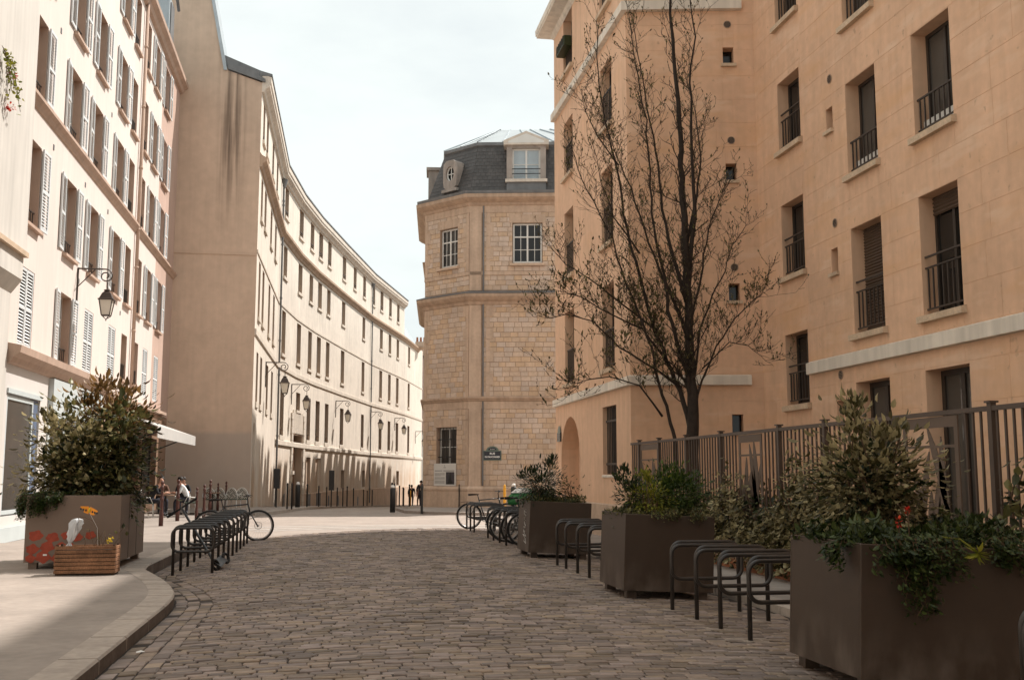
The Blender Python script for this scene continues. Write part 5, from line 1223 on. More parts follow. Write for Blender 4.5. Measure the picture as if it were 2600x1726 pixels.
# ------------------------------------------------------------------ plants
def bush(name, label, c, r, n, mt, size=(.06, .10), narrow=.45, stems=10, base=None, jag=.2, droop=.0, extra=(), grp=None, core=0):
    """shrub: leaf clumps round several stems"""
    sh = lambda p: (p[0]+OFF[0], p[1]+OFF[1], p[2])
    c = sh(c); base = sh(base) if base else None; extra = [sh(e) for e in extra]
    base = base or (c[0], c[1], c[2]-r[2]); o = thing(name, base, label, 'shrub', grp)
    m = MB(); st = MB(); tips = [p for p, v in blob_pts(stems, c, (r[0]*.8, r[1]*.8, r[2]*.85), .7)] + [Vector(e) for e in extra]
    for t in tips:
        b = Vector(base)+Vector((rnd.gauss(0, r[0]*.25), rnd.gauss(0, r[1]*.25), 0)); mid = b.lerp(t, .5)+Vector((rnd.gauss(0, .05), rnd.gauss(0, .05), .05)); st.tube([tuple(b), tuple(mid), tuple(t)], [.012, .009, .005], 4)
    per = 22; cl = max(1, n//per)
    for p, v in blob_pts(cl, c, r, .55, jag) + [(Vector(e), Vector((0, 0, 1))) for e in extra for _ in range(3)]:
        k = rnd.uniform(.06, .13)*(size[1]/.08)*(.45 if v == Vector((0, 0, 1)) else 1)
        for q in range(per):
            g = Vector((rnd.gauss(0, k), rnd.gauss(0, k), rnd.gauss(0, k*.9))); leafy(m, p+g, rnd.uniform(*size), v*.7+g*6+Vector((0, 0, -droop)), .25, narrow)
    m.build('foliage', mt, o); st.build('stem', 'stem', o, kind='stuff')
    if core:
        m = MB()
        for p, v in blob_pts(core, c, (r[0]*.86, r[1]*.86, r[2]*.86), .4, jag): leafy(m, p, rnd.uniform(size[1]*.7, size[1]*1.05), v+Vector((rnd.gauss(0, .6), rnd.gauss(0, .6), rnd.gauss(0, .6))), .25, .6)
        m.build('shaded_inner_foliage', 'lf_dark', o)  # darker leaf colour imitates the shaded heart of the shrub
    return o
def carpet(name, label, x0, x1, y0, y1, z, n, mt, h=.14, size=(.03, .06), over=(), grp='ground cover in the planters'):
    """low planting that also spills over the rim at given places (x, y, dx, dy, length)"""
    x0 += OFF[0]; x1 += OFF[0]; y0 += OFF[1]; y1 += OFF[1]; over = [(a+OFF[0], b+OFF[1], *r_) for a, b, *r_ in over]
    o = thing(name, ((x0+x1)/2, (y0+y1)/2, z), label, 'plant', grp); m = MB(); st = MB()
    for k in range(n):
        x, y = rnd.uniform(x0, x1), rnd.uniform(y0, y1); hh = h*(.5+.5*math.sin(x*7+y*3)*math.sin(y*5)) + .03
        leafy(m, (x, y, z+rnd.random()*hh), rnd.uniform(*size), Vector((rnd.gauss(0, .6), rnd.gauss(0, .6), rnd.gauss(.5, .4))), .25, .5)
    for (x, y, dx, dy, L_, cnt) in over:
        for k in range(cnt):
            p = Vector((x+rnd.gauss(0, .10)*(1 if dy else .2), y+rnd.gauss(0, .10)*(1 if dx else .2), z+.05)); path = [tuple(p)]; LL = L_*rnd.uniform(.4, 1)
            for j in range(9):
                u = j/8; q = Vector((p.x+dx*min(1, u*4)*(.07+.03*rnd.random())+rnd.gauss(0, .014), p.y+dy*min(1, u*4)*(.07+.03*rnd.random())+rnd.gauss(0, .014), p.z+.04*math.sin(min(1, u*4)*math.pi)-LL*max(0, u-.12))); path.append(tuple(q))
                for _ in range(6): leafy(m, q+Vector((rnd.gauss(0, .025), rnd.gauss(0, .025), rnd.gauss(0, .025))), rnd.uniform(*size)*.8, Vector((dx+rnd.gauss(0, .8), dy+rnd.gauss(0, .8), -.6)), .25, .5)
            st.tube(path, .003, 3)
    m.build('foliage', mt, o)
    if over: st.build('stem', 'stem', o, kind='stuff')
    return o
RZ = 1.07; OFF = (.05, .27)
# near right planter
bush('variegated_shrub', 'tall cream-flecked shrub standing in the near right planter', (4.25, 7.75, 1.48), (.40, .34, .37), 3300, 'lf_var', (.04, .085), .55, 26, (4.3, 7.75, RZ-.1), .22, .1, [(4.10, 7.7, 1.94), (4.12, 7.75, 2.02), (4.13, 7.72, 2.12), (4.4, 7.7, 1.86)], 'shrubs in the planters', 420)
carpet('ground_cover', 'low green ground cover spilling over the near right planter', 3.68, 5.0, 6.90, 8.03, RZ-.06, 4200, 'lf_green', .22, (.035, .075),
       [(3.68, 7.05, -1, 0, .22, 5), (3.98, 6.89, 0, -1, .22, 8), (4.12, 6.89, 0, -1, .60, 13), (4.26, 6.89, 0, -1, .3, 8), (4.75, 6.89, 0, -1, .2, 10)])
ro = thing('red_flower', (4.2, 7.05, RZ), 'two small red blooms among the ground cover of the near right planter', 'flower')
m = MB(); st = MB()
for c in ((4.18, 7.27, 1.28), (4.09, 7.25, 1.21)):
    st.tube([(c[0], c[1], RZ), c], .004, 4)
    for p, v in blob_pts(22, c, (.014, .014, .022)): leafy(m, p, .022, v, .2, .8)
    m.build('flower', 'fl_red', ro); st.build('stem', 'stem', ro); m = MB(); st = MB()
sp = thing('spurge_plant', (4.55, 6.95, RZ), 'pale star-leaved sprig arching over the front of the near right planter', 'plant')
m = MB(); st = MB(); tip = Vector((4.55, 7.0, 1.0)); st.tube([(4.39, 7.19, 1.10), (4.47, 7.09, 1.09), tuple(tip)], .006, 5)
for k in range(26): a = k*2.4; leafy(m, tip, rnd.uniform(.07, .11), Vector((math.cos(a), -.35+rnd.gauss(0, .3), math.sin(a)*.9)), .15, .28)
m.build('foliage', 'lf_lime', sp); st.build('stem', 'lf_lime', sp)
# middle right planter
OFF = (.03, .17)
bush('yew_shrub', 'dense dark green evergreen mound in the middle right planter', (4.40, 13.4, 1.29), (.42, .42, .36), 5600, 'lf_bush', (.035, .06), .45, 10, (4.4, 13.4, RZ-.1), .15, 0, (), 'shrubs in the planters')
bush('golden_shrub', 'yellow-green loose shrub left of the dark evergreen in the middle right planter', (4.02, 13.05, 1.22), (.20, .22, .22), 900, 'lf_lime', (.03, .055), .45, 8, (4.0, 13.1, RZ-.1), .25, 0, [(3.94, 13.0, 1.55), (3.98, 13.02, 1.48)], 'shrubs in the planters')
bush('holly_shrub', 'upright dark holly-like shrub at the left of the middle right planter', (3.82, 13.3, 1.25), (.13, .16, .24), 700, 'lf_dark', (.04, .06), .5, 7, (3.8, 13.3, RZ-.1), .25, 0, [(3.75, 13.3, 1.60), (3.68, 13.35, 1.5)], 'shrubs in the planters')
carpet('ground_cover', 'low leafy ground cover along the rim of the middle right planter', 3.60, 4.70, 12.81, 13.93, RZ-.05, 2200, 'lf_olive', .10, (.03, .05), [(4.1, 12.8, 0, -1, .06, 5), (4.5, 12.8, 0, -1, .08, 6)])
# far right planter
OFF = (.04, .30)
bush('mahonia_shrub', 'dark spreading shrub with drooping leaf sprays in the far right planter', (3.90, 19.6, 1.30), (.34, .40, .26), 1800, 'lf_dark', (.06, .10), .3, 14, (4.0, 19.6, RZ-.1), .25, .3, [(3.62, 19.3, 1.55), (3.72, 19.3, 1.6), (4.05, 19.4, 1.72), (4.10, 19.4, 1.82), (3.5, 19.4, 1.5)], 'shrubs in the planters')
bush('twiggy_shrub', 'thin twiggy shrub with few leaves at the right of the far right planter', (4.50, 19.6, 1.28), (.14, .2, .26), 130, 'lf_olive', (.06, .09), .4, 9, (4.5, 19.6, RZ-.1), .2, 0, (), 'shrubs in the planters')
carpet('ground_cover', 'green ground cover with a red bloom in the far right planter', 3.62, 4.70, 19.18, 20.3, RZ-.05, 2200, 'lf_olive', .12, (.03, .055))
# left planter
OFF = (0, 0)
bush('variegated_shrub', 'broad sunlit cream-leaved shrub filling the left end of the left planter', (-4.08, 18.1, 1.64), (.56, .52, .54), 2700, 'lf_var', (.07, .14), .58, 30, (-3.9, 18.2, 1.1), .34, .1, (), 'shrubs in the left planter', 350)
bush('olive_shrub', 'dark green-leaved shrub in the middle of the left planter', (-3.62, 18.5, 1.80), (.60, .66, .60), 3300, 'lf_olive', (.07, .14), .58, 30, (-3.7, 18.4, 1.1), .32, .1, (), 'shrubs in the left planter', 450)
bush('photinia_shrub', 'tall bronze-leaved shrub rising above the others in the left planter', (-3.66, 18.8, 2.42), (.46, .45, .46), 1300, 'lf_red', (.09, .15), .42, 24, (-3.7, 18.7, 1.1), .28, .1, [(-3.95, 18.6, 2.72), (-3.80, 18.7, 2.98), (-3.72, 18.7, 3.05), (-3.4, 18.8, 2.85), (-3.2, 18.8, 2.5)], 'shrubs in the left planter')
carpet('ground_cover', 'trailing evergreen ground cover hanging over the left end of the left planter', -4.48, -3.18, 17.4, 19.4, 1.17, 2400, 'lf_yew', .14, (.03, .06), [(-4.30, 17.36, 0, -1, .34, 26), (-4.53, 17.5, -1, 0, .40, 30), (-4.1, 17.36, 0, -1, .18, 12), (-3.15, 18.6, 1, 0, .2, 8)])

# ------------------------------------------------------------------ slatted crate with its odds and ends
CX, CY, CZ = -3.82, 16.22, .125
ct = thing('wooden_crate', (CX+.42, CY+.16, CZ), 'weathered wooden slatted crate of soil standing in front of the left planter', 'crate')
for k in range(7):
    z = CZ+.03+k*.056
    for y in (CY, CY+.33): m = MB(); m.bbox(CX+rnd.uniform(0, .01), CX+.84-rnd.uniform(0, .01), y, y+.018, z, z+.046, .003); m.build('slat', 'wood', ct)
    for x in (CX, CX+.822): m = MB(); m.bbox(x, x+.018, CY+.02, CY+.33, z, z+.046, .003); m.build('slat', 'wood', ct)
for x in (CX+.02, CX+.79):
    for y in (CY+.02, CY+.30): m = MB(); m.box(x, x+.03, y, y+.03, CZ, CZ+.43); m.build('corner_post', 'wooddark', ct)
m = MB(); m.box(CX+.03, CX+.81, CY+.03, CY+.32, CZ, CZ+.36); m.build('soil', 'soil', ct)
bg = thing('silver_bag', (CX+.2, CY+.15, CZ+.4), 'crumpled silver plastic bag hanging on a bent stem above the crate', 'bag')
m = MB(); n = 18; rows = [(.60, .02), (.58, .07), (.53, .085), (.46, .075), (.38, .065), (.31, .045), (.25, .02), (.21, .035)]; pts = []
for z, r in rows:
    for k in range(n): a = 6.283*k/n; rr = r*(1+.35*math.sin(5*a+z*30)+rnd.uniform(-.22, .22)); pts.append((CX+.22+(z-.4)*.28+rr*math.cos(a), CY+.12+rr*.6*math.sin(a), CZ+.20+z))
m.polys(pts, [(i*n+k, i*n+(k+1) % n, (i+1)*n+(k+1) % n, (i+1)*n+k) for i in range(len(rows)-1) for k in range(n)]); m.build('bag', 'foil', bg)
m = MB(); m.tube([(CX+.58, CY+.15, CZ+.38), (CX+.56, CY+.15, CZ+.62), (CX+.48, CY+.14, CZ+.76), (CX+.36, CY+.13, CZ+.82), (CX+.29, CY+.12, CZ+.82)], .006, 5); m.build('stem', 'stem', bg)
bf = thing('paper_butterfly', (CX+.42, CY+.12, CZ+.9), 'orange and black card butterfly on a wire above the crate', 'ornament')
for sg_ in (-1, 1):
    m = MB(); c = Vector((CX+.43, CY+.10, CZ+.91)); n = 12
    wing = [(sg_*(.01+.125*math.sin(math.pi*k/n)*(.75+.25*math.sin(k))), -.045*math.cos(math.pi*k/n)*1.2) for k in range(n+1)]
    m.polys([(c.x+x, c.y-.04*abs(x)/.15, c.z+z-sg_*abs(x)*.28) for x, z in wing] + [(c.x+x, c.y-.04*abs(x)/.15+.004, c.z+z-sg_*abs(x)*.28) for x, z in wing], [tuple(range(n+1)), tuple(range(2*n+1, n, -1))]); w_ = m.build('wing', 'orange', bf)
    for q in range(3):
        m = MB(); x0 = sg_*(.045+.033*q); m.polys([(c.x+x0+.013*math.cos(6.283*k/8), c.y-.04*abs(x0)/.15-.006, c.z-sg_*abs(x0)*.28-.008+.016*math.sin(6.283*k/8)) for k in range(8)], [tuple(range(8))]); m.build('spot', 'black', w_)
m = MB(); m.lathe([(.005, -.03), (.018, -.01), (.018, .02), (.006, .04)], 8, (CX+.43, CY+.10, CZ+.91)); m.build('body', 'fl_yel', bf)
m = MB(); m.tube([(CX+.43, CY+.10, CZ+.88), (CX+.54, CY+.14, CZ+.66), (CX+.56, CY+.15, CZ+.36)], .003, 4); m.build('wire', 'steel', bf)
dp = thing('straggly_plant', (CX+.6, CY+.15, CZ+.36), 'straggly half-dead plant with a yellow bloom in the crate', 'plant')
m = MB(); lv = MB(); fl = MB()
for k in range(9):
    p = Vector((CX+rnd.uniform(.35, .75), CY+.16, CZ+.36)); path = [tuple(p)]
    for j in range(4): p = p+Vector((rnd.uniform(-.03, .07), rnd.gauss(0, .02), rnd.uniform(.02, .09))); path.append(tuple(p)); leafy(lv, p, rnd.uniform(.02, .04))
    m.tube(path, .004, 4)
for c in ((CX+.70, CY+.12, CZ+.47), (CX+.75, CY+.12, CZ+.50)):
    for p, v in blob_pts(14, c, (.02, .02, .02)): leafy(fl, p, .03, v, .2, .9)
m.build('stem', 'stem', dp, kind='stuff'); lv.build('foliage', 'lf_olive', dp); fl.build('flower', 'fl_yel', dp)

# ------------------------------------------------------------------ pale mortar dust round the feet of the right-hand hoops, a scrap of paper by the kerb
m = MB()
for x, ys_ in ((3.88, (9.6, 10.36, 11.06, 11.88)), (4.68, (9.6, 10.36, 11.06, 11.88)), (3.84, (15.66, 16.42, 17.24, 17.92))):
    for y in ys_:
        n = 16; rr = rnd.uniform(.10, .17); ph = rnd.uniform(0, 6)
        m.polys([(x+rr*1.5*(1+.3*math.sin(3*6.283*k/n+ph)+rnd.uniform(-.2, .2))*math.cos(6.283*k/n), y+rr*(1+.3*math.sin(4*6.283*k/n+ph))*math.sin(6.283*k/n), zg(x+rr*1.5*math.cos(6.283*k/n), y)+.0005) for k in range(n)], [tuple(range(n))])
m.build('mortar_dust', 'dust', label='pale mortar dust on the setts round the feet of the right-hand bike hoops', cat='dust', kind='stuff')
ps = thing('paper_scrap', (-1.58, 9.9, .0), 'small white scrap of paper on the setts beside the left kerb', 'litter')
m = MB(); z_ = zg(-1.58, 9.9); m.polys([(-1.61, 9.88, z_+.006), (-1.56, 9.87, z_+.014), (-1.54, 9.91, z_+.008), (-1.58, 9.93, z_+.02), (-1.62, 9.92, z_+.010)], [(0, 1, 3), (1, 2, 3), (0, 3, 4)]); m.build('paper', 'signwhite', ps)

# ------------------------------------------------------------------ lanterns on wall brackets
def lantern_kit():
    """local: wall at x=0, arm along +x, z=0 at the arm"""
    b = MB(); b.tube([(.02, 0, -.85), (.02, 0, 0), (.02, 0, .02)], .02, 6); b.tube([(.02, 0, 0), (.55, 0, 0)], .019, 6); b.tube([(.02, 0, -.42), (.38, 0, -.02)], .012, 6)
    sc = []; 
    for k in range(23): t = k/22; a = math.pi/2 - t*2*math.pi*1.45; r = .155*(1-.72*t); sc.append((.62+r*math.cos(a)*1., 0, -.155+r*math.sin(a)))
    b.tube([(.55, 0, 0)] + sc, .016, 6); b.tube([(.66, 0, -.30), (.66, 0, -.48)], .012, 6); bm = b.mesh('bracket', 'lampmetal', False)
    h = MB(); h.lathe([(.0, .0), (.07, -.01), (.075, -.03), (.03, -.05), (.04, -.06)], 8, (.66, 0, -.46))
    def ring(r, z): return [(.66+r*math.cos(math.pi/4+math.pi/2*k), r*math.sin(math.pi/4+math.pi/2*k), z) for k in range(4)]
    def shell(m, rs):
        pts = [p for r, z in rs for p in ring(r, z)]; m.polys(pts, [(i*4+k, i*4+(k+1) % 4, i*4+4+(k+1) % 4, i*4+4+k) for i in range(len(rs)-1) for k in range(4)] + [(3, 2, 1, 0), tuple(range(len(pts)-4, len(pts)))])
    shell(h, [(.06, -.50), (.13, -.56), (.135, -.57), (.20, -.68), (.235, -.69), (.235, -.71), (.20, -.712)])
    for k in range(4):
        a = ring(.20, -.71)[k]; c = ring(.125, -1.05)[k]; h.tube([a, c], .012, 5)
    shell(h, [(.13, -1.045), (.13, -1.065)]); h.tube([ring(.12, -1.06)[0], (.66, 0, -1.14), ring(.12, -1.06)[2]], .01, 5); h.tube([ring(.12, -1.06)[1], (.66, 0, -1.14), ring(.12, -1.06)[3]], .01, 5); h.lathe([(.0, -.03), (.022, -.015), (.0, .01)], 8, (.66, 0, -1.15))
    g = MB(); shell(g, [(.188, -.713), (.118, -1.045)])
    return bm, h.mesh('lantern_cage', 'lampmetal'), g.mesh('glass', 'lampglass')
LK = lantern_kit()
def wall_lamp(loc, rz, label, k=1.25):
    o = place('wall_lantern', None, None, Matrix.Translation(loc) @ Matrix.Rotation(rz, 4, 'Z') @ Matrix.Scale(k, 4), label=label, cat='street lamp', group='bracket lanterns on the house fronts')
    place('bracket', LK[0], o, local=True); c = place('lantern_cage', LK[1], o, local=True); place('glass', LK[2], c, local=True); return o
wall_lamp((-7.1, 31.1, 7.3), 0, 'scrolled bracket lantern on the pale pink house, nearest the camera')
WL = ['first bracket lantern on the long pale building, just past the ochre gable', 'bracket lantern above the quoined portal of the long pale building', 'third bracket lantern along the long pale building', 'fourth bracket lantern along the long pale building, by the far downpipe', 'fifth bracket lantern along the long pale building']
for s, lab in zip((6.6, 20.2, 35.6, 50.4, 61.3), WL):
    i = wseg(s); a, b, T = SEG[i]; wall_lamp(T(s-a, 0, 7.25), T.ang - math.pi/2, lab, 1.5)
wall_lamp((9.6, 121.5, 6.4), R(-20), 'small farthest bracket lantern seen in the street gap', 1.6)

# ------------------------------------------------------------------ bollards and posts
def bollard_maroon():
    m = MB(); m.lathe([(.055, 0), (.055, .30), (.045, .34), (.04, .62), (.052, .64), (.052, .67), (.036, .69), (.034, .90), (.044, .92), (.044, .95), (.03, .97), (.026, 1.02)], 10); m.lathe([(.0, 1.0), (.03, 1.01), (.042, 1.06), (.03, 1.10), (.0, 1.12)], 10); return m.mesh('post', 'maroon', True)
BM = bollard_maroon()
MLAB = ['nearest maroon bollard of the cafe terrace, right of the left planter', 'tall maroon bollard in front of the man in the white shirt', 'maroon bollard right of the seated people', 'maroon bollard in front of the left-hand wicker chairs', 'second maroon bollard in front of the left-hand wicker chairs', 'maroon bollard between the two pairs of wicker chairs', 'farthest maroon bollard of the terrace near the ochre wall']
for k, (x, y, s) in enumerate(((-4.9, 33.4, 1.2), (-4.9, 36.9, 1.22), (-4.39, 37.7, .98), (-4.36, 39.6, 1.05), (-4.4, 41.9, 1.12), (-4.36, 44.4, 1.0), (-4.2, 46.1, 1.05))):
    z = pz(y)+.012 if y < 41 else .10
    o = thing('bollard', (x, y, z), MLAB[k], 'bollard', 'maroon bollards of the cafe terrace'); place('post', BM, o, Matrix.Scale(s, 4), local=True)
m = MB(); m.lathe([(.035, 0), (.035, 1.0), (.045, 1.01), (.045, 1.05), (.02, 1.09), (.0, 1.1)], 8); BK = m.mesh('post', 'black', True)
m = MB(); m.lathe([(.11, 0), (.11, .95), (.09, 1.0)], 12); BF = m.mesh('post', 'black', True)
m = MB(); m.lathe([(.09, .99), (.085, 1.06), (.05, 1.11), (.0, 1.12)], 12); BC = m.mesh('cap', 'bollw', True)
TH = [(-1.72, 46.6), (-1.51, 46.0), (-1.0, 52.2), (-.5, 57.), (-.1, 61.), (.5, 63.), (.85, 65), (1.0, 59), (1.5, 66), (2.3, 72), (2.75, 78), (2.95, 74)]
RT = [(2.85, 49.2), (3.1, 51.5), (3.7, 57), (4.3, 63), (4.55, 66), (4.0, 54.0)]
def on_ground(x, y): return zlong(y)+.10
for k, (x, y) in enumerate(TH):
    o = thing('thin_bollard', (x, y, on_ground(x, y)), f'{["first", "second", "third", "fourth", "fifth", "sixth", "seventh", "eighth", "ninth", "tenth", "eleventh", "twelfth"][k]} thin black post along the pale building, counted from the ochre gable', 'bollard', 'thin posts along the pale building'); place('post', BK, o, local=True)
for k, (x, y) in enumerate(RT):
    o = thing('thin_bollard', (x, y, on_ground(x, y)), f'{["first", "second", "third", "fourth", "fifth", "sixth"][k]} thin black post beside the stone corner building, counted from the white-capped bollard', 'bollard', 'thin posts by the stone corner building'); place('post', BK, o, local=True)
for (x, y), lab in zip(((-1.35, 49.0), (2.62, 44.6), (6.95, 40.3)), ('thick black bollard with white cap by the quoined portal', 'thick black bollard with white cap in the middle of the street mouth', 'white-capped bollard half hidden behind the green bicycle cover')):
    o = thing('thick_bollard', (x, y, (.10 if y > 46 else .0) + (.09 if x > 5 else 0)), lab, 'bollard', 'thick white-capped bollards'); place('post', BF, o, local=True); place('cap', BC, o, local=True)
o = thing('leaning_post', (3.68, 42.9, .0), 'dark slim post on the corner kerb in front of the stone building', 'post'); m = MB(); m.lathe([(.05, 0), (.05, .95), (.065, 1.0), (.06, 1.12), (.02, 1.2)], 8); m.build('post', 'black', o, local=True)
m = MB(); m.lathe([(.06, 0)] + [(.045+.018*(k % 2), .08+.075*k) for k in range(13)] + [(.05, 1.04), (.0, 1.1)], 10); o = thing('yellow_post', (6.55, 40., .09), 'beaded yellow-orange post in front of the stone corner building', 'post'); m.build('post', 'yellow', o, local=True, smooth=True)
m = MB(); m.lathe([(.03, 0), (.03, .95), (.0, 1.0)], 8); YP = m.mesh('post', 'yellow', True)
o = thing('thin_yellow_post', (5.2, 69, on_ground(5.2, 69)), 'slim yellow post beside the walking couple far down the street', 'post'); place('post', YP, o, local=True)
# parking signs: two tall black posts with narrow dark boxes
for (x, y, h), lab in zip(((-2.35, 50.3, 1.75), (.15, 57.5, 1.9)), ('narrow black box on a post beside the ochre gable corner', 'narrow black box on a post midway along the pale building')):
    o = thing('post_box', (x, y, on_ground(x, y)), lab, 'sign'); m = MB(); m.tube([(0, 0, 0), (0, 0, .9)], .035, 6); m.build('post', 'black', o, local=True); m = MB(); m.bbox(-.14, .14, -.06, .06, .85, h, .02); m.build('box', 'black', o, local=True)

# ------------------------------------------------------------------ bicycles
def bike_kit(fm='bikeframe', guard=False):
    """local: x forward, z up, rear hub at x=0"""
    Rw = .33; wb = 1.05
    def wheel_parts():
        t = MB(); n = 28; t.tube([(Rw*math.cos(6.283*k/n), 0, Rw*math.sin(6.283*k/n)) for k in range(n)], .024, 8, closed=True)
        r = MB(); r.tube([((Rw-.035)*math.cos(6.283*k/n), 0, (Rw-.035)*math.sin(6.283*k/n)) for k in range(n)], .009, 5, closed=True); r.tube([(0, -.04, 0), (0, .04, 0)], .02, 8); r.tube([(.08*math.cos(6.283*k/12), .035, .08*math.sin(6.283*k/12)) for k in range(12)], .006, 4, closed=True)
        s = MB()
        for k in range(24): a = 6.283*k/24; s.tube([(.02*math.cos(a+.6), (-1)**k*.03, .02*math.sin(a+.6)), ((Rw-.03)*math.cos(a), 0, (Rw-.03)*math.sin(a))], .0016, 3, cap=False)
        return t.mesh('tyre', 'tyre', True), r.mesh('rim', 'steel', True), s.mesh('spokes', 'steel')
    wp = cached('wheel', wheel_parts)
    def fr():
        f = MB(); bb = (.43, 0, .29); st = (.27, 0, .78); hd = (.82, 0, .83); hb = (.86, 0, .66)
        for a, b, r in ((bb, st, .017), (bb, hb, .020), (st, hd, .016), (hd, hb, .019)): f.tube([a, b], r, 7)
        for y in (-.05, .05): f.tube([(0, y, Rw), (bb[0], y*.6, bb[2])], .010, 5); f.tube([(0, y, Rw), (st[0], y*.4, st[2]-.05)], .009, 5)
        for y in (-.045, .045): f.tube([(hb[0], y*.6, hb[2]), (wb, y, Rw)], .012, 6)
        f.tube([st, (.235, 0, .92)], .013, 6); return f.mesh('frame', fm, True)
    def sad():
        s = MB(); s.polys([(-.03, -.075, .95), (-.03, .075, .95), (.10, .05, .955), (.10, -.05, .955), (.27, .015, .945), (.27, -.015, .945), (-.02, -.06, .90), (-.02, .06, .90), (.26, .01, .92), (.26, -.01, .92)], [(0, 3, 2, 1), (3, 5, 4, 2), (0, 1, 7, 6), (4, 5, 9, 8), (1, 2, 4, 8, 7), (0, 6, 9, 5, 3)]); return s.mesh('saddle', 'black')
    def hbm():
        h = MB(); h.tube([(.815, 0, .83), (.80, 0, .98), (.84, 0, 1.02)], .014, 6); h.tube([(.76, -.29, 1.03), (.84, -.12, 1.03), (.85, 0, 1.02), (.84, .12, 1.03), (.76, .29, 1.03)], .013, 6)
        for y in (-1, 1): h.tube([(.83, .2*y, 1.03), (.90, .26*y, 1.0)], .007, 4)
        return h.mesh('handlebar', 'black', True)
    def crk():
        c = MB(); n = 16; c.tube([(.43+.085*math.cos(6.283*k/n), .04, .29+.085*math.sin(6.283*k/n)) for k in range(n)], .008, 4, closed=True); c.tube([(.43, -.08, .29), (.43, .08, .29)], .018, 6)
        c.tube([(.43, .08, .29), (.50, .09, .14)], .011, 5); c.tube([(.43, -.08, .29), (.36, -.09, .44)], .011, 5); c.box(.46, .55, .09, .16, .12, .145); c.box(.31, .40, -.16, -.09, .43, .455); c.tube([(.0, .04, Rw-.03), (.43, .04, .21)], .004, 4); c.tube([(.0, .04, Rw+.03), (.43, .04, .375)], .004, 4); return c.mesh('crankset', 'black')
    def rk():
        r = MB()
        for y in (-.06, .06): r.tube([(.24, y, .72), (-.05, y, .74), (-.22, y, .73)], .007, 4); r.tube([(0, y, .36), (-.06, y, .73)], .006, 4)
        for x in (-.2, -.1, 0, .1): r.tube([(x, -.06, .735), (x, .06, .735)], .006, 4)
        return r.mesh('luggage_rack', 'black')
    def gd():
        g = MB(); n = 12; pts = []
        for k in range(n+1):
            a = R(20)+R(170)*k/n
            for y in (-.03, .03): pts.append((.37*math.cos(a), y, Rw+.37*math.sin(a)))
        g.polys(pts, [(2*k, 2*k+1, 2*k+3, 2*k+2) for k in range(n)]); return g.mesh('mudguard', 'guard' if guard else 'black')
    return wp, cached(('fr', fm), fr), cached('sad', sad), cached('hb', hbm), cached('crk', crk), cached('rk', rk), cached(('gd', guard), gd), wb, Rw
def bicycle(loc, rz, lean, label, fm='bikeframe', guard=False, rack=False, k=1.0):
    o = place('bicycle', None, None, Matrix.Translation(loc) @ Matrix.Rotation(rz, 4, 'Z') @ Matrix.Rotation(lean, 4, 'X') @ Matrix.Scale(k, 4), label=label, cat='bicycle', group='parked bicycles')
    wp, fr, sd_, hb, cr_, rk, gd, wb_, Rw = bike_kit(fm, guard)
    for x in (0, wb_):
        w = place('wheel', wp[0], o, Matrix.Translation((x, 0, Rw+.024)), local=True); place('rim', wp[1], w, local=True); place('spokes', wp[2], w, local=True)
    for nm, me in (('frame', fr), ('saddle', sd_), ('handlebar', hb), ('crankset', cr_)): place(nm, me, o, local=True)
    if rack: place('luggage_rack', rk, o, local=True)
    place('mudguard', gd, o, local=True); return o
bicycle((-2.72, 26.05, zg(-2.2, 26)), 0, R(2), 'black mountain bike parked across the far end of the left hoops', k=1.05)
bicycle((3.98, 30.55, zg(4.5, 30.5)), 0, R(-3), 'black city bicycle with luggage rack farthest along the right side', rack=True, k=1.05)
bicycle((4.02, 24.35, zg(4.3, 24)), R(-4), R(-6), 'bicycle with pale mudguard in the right-hand group', guard=True, k=1.08)
bicycle((4.12, 23.55, zg(4.3, 23)), R(3), R(5), 'dark bicycle in the middle of the right-hand group', rack=True, k=1.05)
bicycle((4.15, 22.75, zg(4.3, 22)), R(-2), R(4), 'dark bicycle nearest to the far right planter', k=1.06)
gc = thing('saddle_cover', (4.75, 25.6, .7), 'green and white rain cover over a parked bicycle behind the far right planter', 'cover')
m = MB(); n = 14; rows = [(.0, .30, .20), (.10, .34, .22), (.22, .30, .20), (.31, .18, .12), (.34, .04, .03)]
m.polys([(4.62+a*math.cos(6.283*k/n)*(1+.1*math.sin(3*k)), 25.6+b*math.sin(6.283*k/n), .86+z+.04*math.cos(6.283*k/n)) for z, a, b in rows for k in range(n)], [(i*n+k, i*n+(k+1) % n, (i+1)*n+(k+1) % n, (i+1)*n+k) for i in range(4) for k in range(n)] + [tuple(range(n-1, -1, -1)), tuple(range(4*n, 5*n))]); m.build('cover', 'bikegreen', gc, smooth=True)
m = MB(); m.polys([(4.62+a*math.cos(6.283*k/n), 25.585+b*math.sin(6.283*k/n), .872+z) for z, a, b in ((.24, .28, .19), (.33, .16, .11), (.36, .03, .02)) for k in range(n)], [(i*n+k, i*n+(k+1) % n, (i+1)*n+(k+1) % n, (i+1)*n+k) for i in range(2) for k in range(n)]); m.build('white_top', 'bollw', gc, smooth=True)
bicycle((4.1, 25.5, zg(4.3, 25)), R(2), R(-3), 'bicycle carrying the green rain cover', k=1.05)
